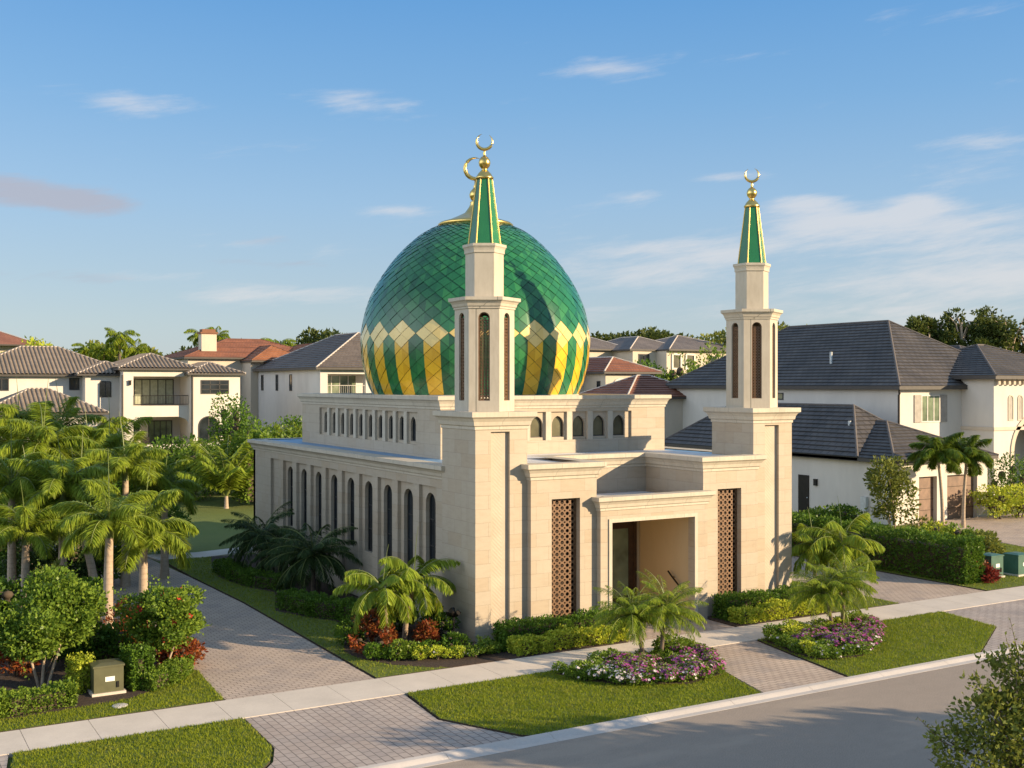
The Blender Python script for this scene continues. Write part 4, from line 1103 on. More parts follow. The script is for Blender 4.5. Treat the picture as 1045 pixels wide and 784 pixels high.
cabinet('utility_box', 'left of two dark green utility boxes on the grass by the right hedge', 26.75, -.35, .85, .8, 1.05, m['boxg2'], True, 'utility boxes')
cabinet('utility_box', 'right of two dark green utility boxes on the grass by the right hedge', 28.35, -.6, .9, .8, 1.0, m['boxg2'], True, 'utility boxes')
vc = MB(); vc.lathe([(0,.098),(.19,.098),(.21,.09),(.21,.05)], (-11.95,-1.35), 20); tag(vc.build('valve_cover', m['kerbc']), 'round grey valve cover set in the grass in front of the transformer box', 'cover')
# twin head garden spot by the corner of the mosque
gl = thing('garden_light', 'small black cluster garden light on a stake by the mosque corner', 'light', (-.55,.55,.07))
q = MB(); q.tube([(-.55,.55,.05),(-.55,.55,1.05)], .025); q.build('stake', m['darkmetal'], gl)
for a in range(5):
    q = MB(); v = Vector((cos(a*1.26)*.15, sin(a*1.26)*.15, .12+.05*(a % 2))); p0 = Vector((-.55,.55,1.0)); q.tube([p0, p0+v*.5, p0+v*.6, p0+v*1.5], [.02,.03,.075,.085], 10); q.build('lamp_head', m['darkmetal'], gl)
# ================================================================== VEGETATION
def at(px, D):
    """ground point at image bearing px (1045 px wide photo) and forward distance D in metres"""
    u = (px-522.5)/1150*D
    return (CX+D*F0[0]+u*R0[0], CY+D*F0[1]+u*R0[1])
def zat(py, D): return CH-(py-392)/1150*D
def unit(a): return a/np.maximum(np.linalg.norm(a, axis=1, keepdims=True), 1e-9)

def leaf_quads(P, Dr, L, Wd, fold=.25):
    n = len(P); r = rng.normal(size=(n, 3)); sd_ = unit(np.cross(Dr, r)); up = np.cross(sd_, Dr)
    L = np.broadcast_to(L, (n,))[:, None]; Wd = np.broadcast_to(Wd, (n,))[:, None]
    mid = P+Dr*L*.45+up*Wd*fold
    return np.stack([P, mid+sd_*Wd*.5, P+Dr*L, mid-sd_*Wd*.5], 1).reshape(-1, 3)
QF = lambda V: np.arange(len(V)).reshape(-1, 4)

def gapnoise(P, s_, ph):
    return (np.sin(P[:,0]*s_+ph)+np.sin(P[:,1]*s_*1.13+ph*2.1)+np.sin(P[:,2]*s_*1.21+ph*3.3)+np.sin((P[:,0]+P[:,2])*s_*1.9+ph)*.7)/3.7

def cloud(lobes, n, L, Wd, inner=.55, up=.25, gap=-.45, gs=3., jit=.25):
    lobes = np.array(lobes, float); wts = (lobes[:,3]*lobes[:,4]*lobes[:,5])**(2/3); wts /= wts.sum()
    k = rng.choice(len(lobes), n, p=wts); d = unit(rng.normal(size=(n, 3)))
    rad = (inner+(1.04-inner)*rng.random(n)**.6)[:, None]
    P = lobes[k,:3]+d*lobes[k,3:]*rad
    keep = gapnoise(P, gs, rng.random()*9) > gap
    for l in lobes:
        q = np.linalg.norm((P-l[:3])/l[3:], axis=1); keep &= q > inner*.9
    P, d = P[keep], d[keep]
    Dr = unit(d*.7+rng.normal(size=P.shape)*.6+np.array([0, 0, up]))
    Ls = L*(1-jit+2*jit*rng.random(len(P)))
    return leaf_quads(P, Dr, Ls, Ls*Wd/L), P, d

def rlobes(cx, cy, cz, rx, ry, rz, n, sp=.62, s0=.42, s1=.62):
    out = []
    for _ in range(n):
        d = rng.normal(size=3); d /= np.linalg.norm(d); q = sp*(.6+.5*rng.random()); s_ = s0+(s1-s0)*rng.random()
        out.append((cx+d[0]*rx*q, cy+d[1]*ry*q, cz+d[2]*rz*q, rx*s_, ry*s_, rz*s_))
    return out

def core(mb, lobes, k=.5):
    for l in lobes:
        rows = []
        for i in range(5):
            t = pi*i/4; rows.append([(l[0]+l[3]*k*sin(t)*cos(2*pi*j/7), l[1]+l[4]*k*sin(t)*sin(2*pi*j/7), l[2]+l[5]*k*cos(t)) for j in range(7)])
        mb.grid(rows, 0, True, True)

def flowers(P, d, size):
    """five petalled blooms facing outwards"""
    Vs = []
    for p, o in zip(P, d):
        o = o/np.linalg.norm(o); a = np.cross(o, [.3,.2,1.]); a /= np.linalg.norm(a); b = np.cross(o, a); s_ = size*(.75+.5*rng.random())
        for k in range(5):
            t = 2*pi*k/5; e = a*cos(t)+b*sin(t); f_ = -a*sin(t)+b*cos(t)
            Vs += [p, p+e*s_*.6+f_*s_*.36+o*s_*.12, p+e*s_+o*s_*.2, p+e*s_*.6-f_*s_*.36+o*s_*.12]
    return np.array(Vs)

def attach(name, V, mat_, parent, off=None, F=None):
    V = np.asarray(V)-np.array(parent.location)
    me = np_mesh(name, V, QF(V) if F is None else F, mat_); me['shifted'] = 1
    return link(name, me, parent, False)

def bush(name, label, cat, x, y, r, h, n, leaf=.10, wd=.06, mt='leaf', z0=None, stems=5, lobes=9, group=None, ry=None, lift=0., fl=None, gap=-.5, inner=.55, up=.25, loose=0, sp=.62, sz=(.42, .62)):
    """shrub: foliage, stems and, where it has them, blooms"""
    z0 = .06 if z0 is None else z0; ry = ry or r
    t = thing(name, label, cat, (x, y, z0), group)
    hc = (h-lift)/2; lb = rlobes(x, y, z0+lift+hc, r, ry, hc, lobes, sp, *sz)
    V, P, d = cloud(lb, n, leaf, wd, inner, up, gap, 2.2/r)
    for _ in range(loose):                    # long new shoots breaking the outline
        k_ = rng.integers(len(P)); o = unit((d[k_]+rng.normal(size=3)*.35+np.array([0, 0, .45]))[None])[0]; Lh = r*(.18+.25*rng.random()); q_ = 9
        pp = P[k_]+o*(Lh*np.linspace(0, 1, q_))[:, None]; V = np.r_[V, leaf_quads(pp, unit(o*.4+rng.normal(size=(q_, 3))*.7), leaf*.85, wd*.85)]
    ok = V.reshape(-1, 4, 3)[:, :, 2].min(1) > z0-.02; V = V.reshape(-1, 4, 3)[ok].reshape(-1, 3)
    attach('foliage', V, m[mt], t)
    mb = MB()
    for i in range(stems):
        l = lb[i % len(lb)]; a = rng.random()*6.28; q = .12*r if stems > 1 else 0
        p0 = Vector((x+cos(a)*q, y+sin(a)*q, z0-.05)); p1 = Vector((l[0], l[1], l[2])); mid = p0.lerp(p1, .5)+Vector((0, 0, hc*.2))
        mb.tube([p0, mid, p1], [.02+.018*r, .016+.012*r, .01], 5)
    if lift < .3: core(mb, lb, .27)
    mb.build('stems', m['barkp'] if lift > .3 else m['twig'], t)
    if fl:
        kind, cnt, size = fl
        # blooms sit on the outer leaves
        k = np.where((d[:, 2] > -.3))[0]; k = rng.choice(k, min(cnt, len(k)), replace=False)
        dd = unit(d[k]+np.array([0, 0, .35]))
        for p_, d_ in zip(P[k], dd): attach('bloom', flowers([p_+d_*.03], [d_], size), m[kind], t)
    return t

def copy_thing(t, loc, rot=0., sc=1., label=None, group=None):
    r = t.copy(); COL.objects.link(r); r.location = loc; r.rotation_euler = (0, 0, rot); r.scale = (sc, sc, sc) if not hasattr(sc, '__len__') else sc
    if label: r['label'] = label
    if group: r['group'] = group
    for ch in t.children:
        c_ = ch.copy(); COL.objects.link(c_); c_.parent = r
        for g in ch.children:
            d_ = g.copy(); COL.objects.link(d_); d_.parent = c_
    return r

def hedge(name, label, path, wid, h, n_per_m, leaf=.09, wd=.055, mt='leafd', z0=.06, lump=.06, top2=None, group=None):
    """clipped hedge along a polyline: leaves over a boxy volume on a twiggy core"""
    t = thing(name, label, 'hedge', (path[0][0], path[0][1], z0), group)
    mb = MB(); Vs = []
    for (a, b) in zip(path[:-1], path[1:]):
        a = np.array(a, float); b = np.array(b, float); Ln = np.linalg.norm(b-a); e = (b-a)/Ln; nrm = np.array([-e[1], e[0]])
        n = int(n_per_m*Ln*(wid+2*h)); s_ = rng.random(n)*(Ln+.2)-.1; q = rng.random(n)*(wid+2*h)
        o = np.where(q < h, -wid/2, np.where(q < h+wid, q-h-wid/2, wid/2)); z = np.where(q < h, q, np.where(q < h+wid, h, q-h-wid))
        out = np.stack([np.where(q < h, -1., np.where(q < h+wid, 0., 1.)), np.where((q >= h) & (q < h+wid), 1., .0)], 1)
        ne = int(n_per_m*wid*h*4)
        lum = 1+lump*(np.sin(s_*4.1)+np.sin(s_*9.3+o*5)+np.sin(z*7+s_*2))
        rad = (1-.22*rng.random(n))*lum
        P = np.c_[(a+e*s_[:, None])+nrm*(o*rad)[:, None], z0+np.maximum(z*rad, .03)]
        D3 = np.c_[nrm*out[:, :1], out[:, 1]]
        # ends
        se = rng.integers(0, 2, ne); oe = (rng.random(ne)-.5)*wid; ze = rng.random(ne)*h
        Pe = np.c_[a+e*(np.where(se == 1, Ln+.05, -.05)-np.where(se == 1, 1, -1)*.15*rng.random(ne))[:, None]+nrm*oe[:, None], z0+ze]
        De = np.c_[e*np.where(se == 1, 1., -1.)[:, None], np.zeros(ne)]
        P = np.r_[P, Pe]; D3 = np.r_[D3, De]
        Dr = unit(D3*.6+rng.normal(size=P.shape)*.65+np.array([0, 0, .3])); Ls = leaf*(.7+.6*rng.random(len(P)))
        Vs.append(leaf_quads(P, Dr, Ls, Ls*wd/leaf))
        c = [a+nrm*wid*.3+e*.18, b+nrm*wid*.3-e*.18, b-nrm*wid*.3-e*.18, a-nrm*wid*.3+e*.18]
        mb.prism([tuple(p) for p in c], z0-.05, z0+h*.74)
    attach('foliage', np.concatenate(Vs), m[mt], t); mb.build('branches', m['twig'], t)
    return t

# ---------------------------------------------------------------- palms
def crown_mesh(name, nf, L, e0, e1, bend, nl, ll, lw, mt, plume=False, arch=1.3, spear=True, vdroop=.35, seed=1):
    r_ = np.random.default_rng(seed); Vs = []; mb = MB()
    for i in range(nf):
        t_ = i/(nf-1); az_ = i*2.399+r_.normal()*.15; el_ = radians(e0+(e1-e0)*t_**.9+r_.normal()*5); Lf = L*(.85+.25*r_.random())*(1-.12*t_); bd = radians(bend)*(.75+.4*r_.random())
        if i == 0 and spear: el_ = radians(87); bd *= .12; 
        N = 16; pts = [np.zeros(3)]; tang = []
        side = np.array([-sin(az_), cos(az_), 0]); tw = r_.normal()*.35
        for k in range(N):
            s_ = (k+.5)/N; e = el_-bd*s_**arch
            d = np.array([cos(az_)*cos(e), sin(az_)*cos(e), sin(e)]); tang.append(d); pts.append(pts[-1]+d*Lf/N)
        pts = np.array(pts)
        mb.tube([tuple(p) for p in pts[::2]], [.032*(1-.8*k/8)*max(.45, L/2.4) for k in range(9)], 4, 0)
        ss = np.linspace(.13, .995, nl)
        if i == 0 and spear: continue
        P = np.stack([np.interp(ss*N, np.arange(N+1), pts[:, c]) for c in range(3)], 1); T = np.array([tang[min(N-1, int(s_*N))] for s_ in ss])
        prof = np.clip(1.15*np.sin(pi*np.clip(ss*.92+.06, 0, 1))**.55, .25, 1)
        upv = np.cross(side, T); 
        rows = [(1, .30), (-1, .30)] if not plume else [(1, .5), (-1, .5), (1, -.15), (-1, -.15), (.35, 1.), (-.35, 1.)]
        for sg, lift in rows:
            Dr = T*.62+side*sg*.85+np.abs(upv)*0+upv*lift+r_.normal(size=P.shape)*.10; Dr[:, 2] -= vdroop*(.5+.8*ss); Dr = unit(Dr)
            Ls = ll*prof*(.85+.3*r_.random(len(P)))
            # leaflet plane faces up
            sd_ = unit(np.cross(Dr, np.array([0, 0, 1.])+r_.normal(size=P.shape)*.35)); n_ = np.cross(sd_, Dr)
            tip = P+Dr*Ls[:, None]; tip[:, 2] -= Ls*.18; mid = P+Dr*(Ls*.5)[:, None]
            Vs.append(np.stack([P, mid+sd_*lw/2, tip, mid-sd_*lw/2], 1).reshape(-1, 3))
    V = np.concatenate(Vs); me = np_mesh(name, V, QF(V), m[mt]); me['shifted'] = 1
    rm = bpy.data.meshes.new('frond_stalks'); rm.from_pydata(mb.v, [], mb.f); rm.materials.append(m['shaft']); rm['shifted'] = 1
    return me, rm

CR_ = {}
for v in range(3):
    CR_['fox', v] = crown_mesh('crown', 14, 2.75, 84, 4, 92, 56, .60, .046, 'palmy', True, 1.35, seed=10+v, vdroop=.22)
    CR_['bushy', v] = crown_mesh('crown', 15, 2.6, 82, -5, 95, 50, .60, .075, 'palmb', True, 1.3, seed=15+v, vdroop=.3, spear=False)
    CR_['pyg', v] = crown_mesh('crown', 44, 1.75, 88, 2, 84, 60, .28, .020, 'palm', False, 1.2, False, seed=20+v, vdroop=.35)
    CR_['adon', v] = crown_mesh('crown', 18, 1.75, 84, -12, 104, 46, .42, .062, 'palmy', False, 1.2, seed=30+v, vdroop=.55)
    CR_['dark', v] = crown_mesh('crown', 44, 2.25, 82, -15, 85, 56, .38, .036, 'palm_shade', False, 1.2, False, seed=40+v, vdroop=.35)
    CR_['far', v] = crown_mesh('crown', 22, 2.9, 75, -35, 95, 34, .85, .11, 'palm', False, 1.2, False, seed=50+v, vdroop=.5)
CR_['areca', 0] = crown_mesh('crown', 22, 3.8, 86, 52, 48, 50, .75, .10, 'palmy', False, 1.4, False, seed=61, vdroop=.3)

def palm(name, label, kind, v, x, y, h, sc=1., tr=.13, lean=(0, 0), z0=.06, rot=None, group=None, bark='bark', shaftlen=.0, cat='palm tree'):
    t = thing(name, label, cat, (x, y, z0), group)
    mb = MB(); N = 7; pts = []; rad = []
    for i in range(N+1):
        s_ = i/N; pts.append((x+lean[0]*s_*s_, y+lean[1]*s_*s_, z0-.05+(h+.05)*s_)); rad.append(tr*(1.22-.4*s_+.25*max(0, .15-s_)/.15))
    mb.tube(pts, rad, 10); mb.build('trunk', m[bark], t)
    if shaftlen:
        s2 = MB(); p = Vector(pts[-1]); s2.tube([p-Vector((0,0,.03)), p+Vector((0,0,shaftlen*.5)), p+Vector((0,0,shaftlen))], [tr*.95, tr*.8, tr*.4], 10); s2.build('crownshaft', m['shaft'], t)
    me, rm = CR_[kind, v % 3 if (kind, v % 3) in CR_ else 0]
    c_ = link('crown', me, t, False); c_.location = (lean[0], lean[1], h+shaftlen*.8); c_.rotation_euler = (0, 0, rng.random()*6.28 if rot is None else rot); c_.scale = (sc,)*3
    s_ = link('frond_stalks', rm, c_, False)
    return t

gf = 'foxtail palms in the left garden'
FOX = [ # px, D, crown height, scale, lean, label
 (110,39.3,3.6,.92,(.05,0),'foxtail palm with the thickest bare grey trunk, left of the hibiscus'),
 (146,41.5,2.95,1.0,(.05,.1),'foxtail palm nearest the driveway, fronds arching over the pavers'),
 (26,44,2.7,.85,(0,0),'short foxtail palm behind the big round shrub at the far left'),
 (97,46.5,3.3,.9,(-.7,.3),'foxtail palm with a leaning trunk between two straight palms'),
 (12,46.5,4.4,.95,(0,0),'foxtail palm cut by the left edge of the view'),
 (64,46,4.2,.95,(0,0),'mid height foxtail palm in the middle of the left grove'),
 (44,52,5.6,1.1,(0,0),'tallest foxtail palm of the left grove, with an upright spear leaf'),
 (128,50,4.7,.95,(0,0),'foxtail palm in front of the villa loggia'),
 (-6,53,5.4,1.05,(0,0),'foxtail palm at the rear left corner of the grove'),
 (92,54,4.6,1.0,(0,0),'rear foxtail palm below the villa front wing'),
 (168,52,3.6,.85,(0,0),'rear foxtail palm closest to the green yard'),
 (30,49,3.4,1.0,(0,0),'foxtail palm between the short palm and the tallest one'), (82,50,3.6,1.0,(0,0),'foxtail palm behind the leaning trunk'), (112,57,5.0,1.05,(0,0),'rearmost foxtail palm below the villa balcony'), (20,58,6.2,1.1,(0,0),'high foxtail palm against the villa front wing roof'), (62,60,6.0,1.0,(0,0),'foxtail palm reaching up to the front wing eave')]
for i, (p, D, h, s_, ln, lab) in enumerate(FOX):
    x, y = at(p, D); palm('foxtail_palm', lab, 'fox', i, x, y, h, s_, .16, ln, .06, None, gf, 'barkp', .55)
# multi stemmed small palms
x, y = -2.75, 1.1; palm('christmas_palm', 'left stem of the golden green palm pair beside the mosque corner', 'adon', 0, x, y, 1.75, 1.05, .075, (-.25,-.1), .07, None, 'golden green palm pair', 'bark', .25)
x, y = -1.95, 1.5; palm('christmas_palm', 'right stem of the golden green palm pair, its trunk leaning to the right', 'adon', 1, x, y, 1.9, 1.1, .085, (.40,.1), .07, None, 'golden green palm pair', 'bark', .25)
for i, (x, y, h, ln, lab) in enumerate(((3.55,-4.75,1.35,(-.25,.3),'left curved stem of the date palm pair in front of the entrance'),(4.05,-5.05,1.45,(.35,.25),'right leaning stem of the date palm pair in front of the entrance'),
        (12.0,-4.75,1.35,(-.35,.1),'left stem of the date palm pair above the right flower bed'),(12.35,-4.9,1.6,(.3,.2),'right stem of the date palm pair above the right flower bed'))):
    palm('date_palm', lab, 'pyg', i, x, y, h, .95, .065, ln, .08, None, 'small date palms in the flower beds', 'barkd')
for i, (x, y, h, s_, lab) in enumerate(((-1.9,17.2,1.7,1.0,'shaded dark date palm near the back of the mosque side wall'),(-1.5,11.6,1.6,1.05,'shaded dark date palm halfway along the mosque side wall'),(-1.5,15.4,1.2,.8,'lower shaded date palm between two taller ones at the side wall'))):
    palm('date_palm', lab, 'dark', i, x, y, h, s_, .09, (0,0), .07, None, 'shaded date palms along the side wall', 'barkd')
x, y = at(858,46); palm('christmas_palm', 'golden palm beside the neighbour driveway behind the right minaret', 'adon', 2, x, y, 2.1, 1.25, .08, (.1,0), .06, None, None, 'bark', .25)
x, y = at(832,46.5); palm('christmas_palm', 'yellowish palm tight against the right end of the mosque', 'adon', 1, x, y, 2.0, .95, .08, (-.1,0), .06, None, None, 'bark', .25)
for i, (p, D, h, lab) in enumerate(((962,70,4.1,'left of two palms in front of the garage doors'),(983,70.5,4.0,'right of two palms in front of the garage doors'))):
    x, y = at(p, D); palm('garden_palm', lab, 'bushy', i, x, y, h, .86, .10, (.3 if i else -.4,0), .06, None, 'palms before the garage', 'barkp', .6)
def tz(x, y): return terrain(x, y)-.05
for i, (p, D, zc, s_, lab) in enumerate(((106,165,14.0,.85,'distant palm left of the villa ridge'),(122,160,15.6,1.0,'tall distant palm above the villa ridge'),(138,163,13.8,.95,'distant palm just right of the tall one over the villa'),(88,170,14.2,.85,'small distant palm over the villa roof on the left'),
       (205,150,15.5,.8,'distant palm behind the orange roof chimney'),(222,152,15.4,.75,'distant palm right of the orange roof chimney'),(283,150,13.8,1.1,'distant palm over the terracotta roof, near the dome'),(300,152,13.2,1.0,'distant palm beside the grey roof left of the dome'))):
    x, y = at(p, D); z0 = tz(x, y); palm('distant_palm', lab, 'far', i, x, y, zc-z0, s_, .2, (0,0), z0, None, 'palms on the skyline', 'barkd')
x, y = at(113,101); palm('garden_palm', 'slim palm beside the front wing of the villa', 'far', 1, x, y, 3.6, .75, .12, (0,0), tz(x,y), None, None, 'barkp', .4)
x, y = at(231,82); palm('areca_palm', 'tall feathery palm with upright golden fronds at the end of the yard', 'areca', 0, x, y, .9, 1.35, .14, (0,0), tz(x,y), None, None, 'barkp')
x, y = at(302,86); palm('areca_palm', 'feathery palm in front of the pale grey house wall', 'areca', 0, x, y, 3.4, .85, .14, (0,0), tz(x,y), None, None, 'barkp')

# ---------------------------------------------------------------- left garden shrubs
bush('round_shrub', 'big round green shrub with white blooms on pale forked stems, far left', 'shrub', *at(48,33.2), 1.75, 3.45, 14000, .12, .085, 'leaf', .06, 4, 14, None, 1.5, .85, ('wpetal', 12, .07), -.42, .4, loose=90, sp=.78, sz=(.30,.50))
bush('hibiscus', 'hibiscus standard with red flowers on a thin stem beside the driveway', 'shrub', *at(166,34.4), 1.38, 2.8, 9500, .105, .075, 'leaf', .06, 1, 12, None, 1.2, 1.0, ('redpetal', 24, .13), -.42, .4, loose=80, sp=.76, sz=(.30,.50))
hedge('clipped_shrub', 'bright clipped shrub on the left side of the transformer box', [at(76,32.6), at(87,32.9)], .6, .98, 900, .075, .05, 'leafy')
hedge('clipped_shrub', 'larger dark clipped shrub on the right side of the transformer box', [at(131,33.0), at(148,33.4)], .8, 1.15, 800, .08, .05, 'leafd')
hedge('low_hedge', 'low green hedge along the front of the far left garden bed', [(-16.9,-.55),(-14.9,-.6),(-13.1,-.35)], .75, .55, 750, .085, .055, 'leaf')
hedge('low_hedge', 'low green hedge curving round the hibiscus toward the driveway', [(-10.95,-.1),(-10.2,.45),(-9.5,1.5)], .65, .5, 750, .08, .05, 'leaf')
bush('croton', 'red croton under the big round shrub at the far left', 'shrub', *at(18,34.6), .7, 1.25, 1800, .15, .06, 'croton')
bush('croton', 'red croton clump beneath the hibiscus', 'shrub', *at(178,35.6), .85, 1.25, 2200, .15, .06, 'croton')
bush('croton', 'rusty croton between the hibiscus and the thick palm trunk', 'shrub', *at(128,36.5), .75, 1.7, 1900, .15, .06, 'croton')
for x_, y_, r_, lab_ in ((-16.6,2.6,1.5,'broad green shrub beyond the left edge of the garden bed'),(-17.0,7.5,1.7,'large green shrub at the far left side of the garden bed'),(-16.2,12.0,1.6,'green shrub at the rear left corner of the garden bed')):
    bush('garden_shrub', lab_, 'shrub', x_, y_, r_, 2.2, 5000, .13, .085, 'leaf', .06, 5, 10)
gd = 'dark understorey shrubs among the left palms'
for p, D, r, h, mt, lab in ((60,36.5,1.2,1.7,'leafd','dark shrub filling the gap behind the big round shrub'),(108,35.5,.9,1.5,'leafd','dark shrub behind the transformer box'),(15,40,1.4,2.0,'leafd','dark shrub at the left edge below the palms'),(70,42,1.3,1.9,'leafd','dark shrub between the palm trunks on the left'),(45,48,1.8,3.0,'palm_shade','tall shaded shrub deep in the left grove'),
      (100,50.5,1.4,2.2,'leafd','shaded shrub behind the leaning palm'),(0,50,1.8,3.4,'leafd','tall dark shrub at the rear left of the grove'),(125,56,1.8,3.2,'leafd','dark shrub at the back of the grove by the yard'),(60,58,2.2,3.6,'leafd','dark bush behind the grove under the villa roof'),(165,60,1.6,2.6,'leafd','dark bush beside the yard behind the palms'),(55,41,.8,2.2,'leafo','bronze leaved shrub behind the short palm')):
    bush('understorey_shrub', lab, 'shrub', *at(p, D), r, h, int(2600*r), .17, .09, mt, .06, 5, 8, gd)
# ---------------------------------------------------------------- bed along the mosque side wall
hedge('low_hedge', 'dark low hedge curving under the rear date palms by the side wall', [(-3.1,19.5),(-3.15,17.2),(-2.9,15.2),(-2.15,13.6)], .9, .6, 500, .09, .055, 'leafd')
hedge('low_hedge', 'low hedge with a bright tip under the middle date palm', [(-3.3,9.7),(-2.85,7.7),(-2.05,6.4),(-1.9,5.2)], .95, .68, 600, .09, .055, 'leafd')
bush('croton', 'wide orange red croton left of the golden palm trunks', 'shrub', -3.3, 1.0, .85, .95, 2400, .15, .06, 'croton', .07, 6, 9, None, .8)
bush('croton', 'small red croton right of the golden palm trunks', 'shrub', -1.55, .55, .5, .95, 1300, .14, .055, 'croton', .07)
bush('croton', 'reddish croton behind the golden palm pair', 'shrub', -2.6, 3.2, .7, .9, 1300, .14, .055, 'croton', .07)
bush('garden_shrub', 'glossy green shrub against the mosque corner pier', 'shrub', -.75, 1.25, .62, 1.25, 2600, .09, .06, 'leafd', .07)
bush('garden_shrub', 'dark shrub behind the golden palms by the wall', 'shrub', -1.3, 3.4, .9, 1.3, 2600, .10, .06, 'leafd', .07)
gl_ = 'pale edging plants by the corner lawn'
for x, y, r_, h_, mt_, lab in ((-3.6,-.05,.5,.5,'leafd','low dark plant below the wide orange croton'),(-2.9,-.35,.5,.55,'leaf','low green plant between the two red crotons'),(-2.1,-.2,.5,.6,'leafd','dark green plant under the golden palm trunks'),(-1.1,-.45,.55,.65,'leafd','dark plant between small croton and mosque corner'),(-3.75,2.2,.6,.75,'leafd','dark plant at the lawn edge behind the wide croton'),(-3.0,3.3,.7,.8,'leafd','shaded plant between croton and low hedge'),(-.7,5.6,.8,1.2,'leafd','shaded shrub under the side wall windows')):
    bush('garden_plant', lab, 'plant', x, y, r_, h_, int(2200*r_), .10, .06, mt_, .07, 3, 7)
for x, y, lab in ((-2.55,-.75,'leftmost'),(-2.0,-1.1,'second'),(-1.45,-1.25,'third'),(-.75,-1.4,'fourth')):
    bush('edging_plant', lab+' pale green edging plant from the left, below the red crotons', 'plant', x, y, .38, .42, 900, .075, .05, 'leafy' if x < -1 else 'leaf', .07, 3, 6, gl_, fl=('wpetal', 5, .035))
bush('edging_plant', 'low yellow green spreading plant before the mosque corner', 'plant', -.2, -1.05, .6, .5, 1500, .085, .055, 'leaf', .07, 4, 8, gl_)
# ---------------------------------------------------------------- entrance hedges
hedge('entrance_hedge', 'dark green rear hedge under the left lattice screen', [(.45,-.95),(4.9,-.95)], .75, .85, 750, .085, .055, 'leafd', .07, .05)
hedge('entrance_hedge', 'yellow green front hedge under the left lattice screen', [(.55,-1.75),(4.95,-1.72)], .62, .5, 950, .085, .06, 'leafy', .07, .11)
hedge('entrance_hedge', 'dark green rear hedge under the right lattice screen', [(10.1,-.95),(14.6,-.95)], .75, .85, 700, .085, .055, 'leafd', .07, .05)
hedge('entrance_hedge', 'yellow green front hedge under the right lattice screen', [(10.15,-1.75),(14.6,-1.75)], .62, .5, 900, .085, .06, 'leafy', .07, .11)
# ---------------------------------------------------------------- flower beds
def flower_proto(lab, kinds, leafm, gname, r=.36, h=.52):
    t = thing('flowering_plant', lab, 'flowers', (0, -100, .07), gname); x, y = 0, -100
    lb = rlobes(x, y, .07+h/2, r, r, h/2, 6); V, P, d = cloud(lb, 800, .075, .045, .5, .3, -.7)
    ok = V.reshape(-1, 4, 3)[:, :, 2].min(1) > .05; V = V.reshape(-1, 4, 3)[ok].reshape(-1, 3); mass = []
    ix = np.where(d[:, 2] > -.1)[0]; rng.shuffle(ix); k = 0
    for kd, cnt in kinds:
        q = ix[k:k+cnt]; k += cnt; dd = unit(d[q]+np.array([0, 0, .5]))
        if cnt < 16:
            for p_, d_ in zip(P[q], dd): attach('bloom', flowers([p_+d_*.04], [d_], .05), m[kd], t)
            continue
        mass.append((kd, flowers(P[q]+dd*.04, dd, .050)))
    AV = np.concatenate([V]+[a[1] for a in mass])-np.array(t.location); mi = np.concatenate([np.zeros(len(V)//4)]+[np.full(len(a[1])//4, k_+1) for k_, a in enumerate(mass)])
    me = np_mesh('foliage', AV, QF(AV), [m[leafm]]+[m[a[0]] for a in mass], mi); me['shifted'] = 1; link('foliage', me, t, False)
    return t
gF = 'flowering plants in the two kerbside beds'
FP = [flower_proto('mound of purple flowers in a kerbside bed', [('pink', 85), ('wpetal', 13)], 'leaf', gF), flower_proto('mound of mixed pink and white flowers in a kerbside bed', [('pink', 42), ('wpetal', 46)], 'leaf', gF),
      flower_proto('mound of white flowers in a kerbside bed', [('wpetal', 52)], 'leafd', gF), flower_proto('leafy green plant with few white blooms in a kerbside bed', [('wpetal', 9)], 'leaf', gF), flower_proto('leafy yellow green mound with tiny pale blooms in a kerbside bed', [('wpetal', 10)], 'leafy', gF)]
def edge_pts(P, step, insetk):
    P = inset(P, insetk) if insetk else P; out = []
    for a, b in zip(P, P[1:]+P[:1]):
        L_ = math.dist(a, b); n_ = max(1, int(round(L_/step)))
        for i in range(n_): out.append((a[0]+(b[0]-a[0])*i/n_, a[1]+(b[1]-a[1])*i/n_))
    return out
used = set()
def put_flower(k, x, y):
    t = FP[k]; s_ = .85+.4*random.random(); rot = random.random()*6.28
    if k not in used: used.add(k); t.location = (x, y, .07); t.rotation_euler = (0, 0, rot); t.scale = (s_, s_, s_*.8)
    else: copy_thing(t, (x, y, .07), rot, (s_, s_, s_*.8))
def sgn_in(Bp, q):
    ins = False
    for a, b in zip(Bp, Bp[1:]+Bp[:1]):
        if (a[1] > q[1]) != (b[1] > q[1]) and q[0] < (b[0]-a[0])*(q[1]-a[1])/(b[1]-a[1])+a[0]: ins = not ins
    return ins
for Bp, which in ((BEDC, 0), (BEDR, 1)):
    cxm = sum(p[0] for p in Bp)/len(Bp); cym = sum(p[1] for p in Bp)/len(Bp)
    shrink = lambda k: [(cxm+(p[0]-cxm)*k, cym+(p[1]-cym)*k) for p in Bp]
    for ring, k_ in enumerate((.90, .62, .33)):
        for x, y in edge_pts(shrink(k_), .50, 0):
            x += random.uniform(-.1, .1); y += random.uniform(-.1, .1); fr_ = (x-Bp[0][0])/(max(p[0] for p in Bp)-Bp[0][0])
            if which == 0:
                if y > -5.0 and ring < 2: k = 3
                elif fr_ < .22: k = random.choice((3,3,2,3))
                elif ring == 2: k = random.choice((3,0,0))
                else: k = random.choice((0,1,0,2,0,1)) if fr_ < .8 else random.choice((0,1,0))
            else:
                if fr_ < .12 or (y > -5.0): k = random.choice((3,3,4))
                elif ring == 0 and y < -6.6: k = random.choice((0,1,3,1))
                else: k = random.choice((0,0,1,0,0))
            put_flower(k, x, y)
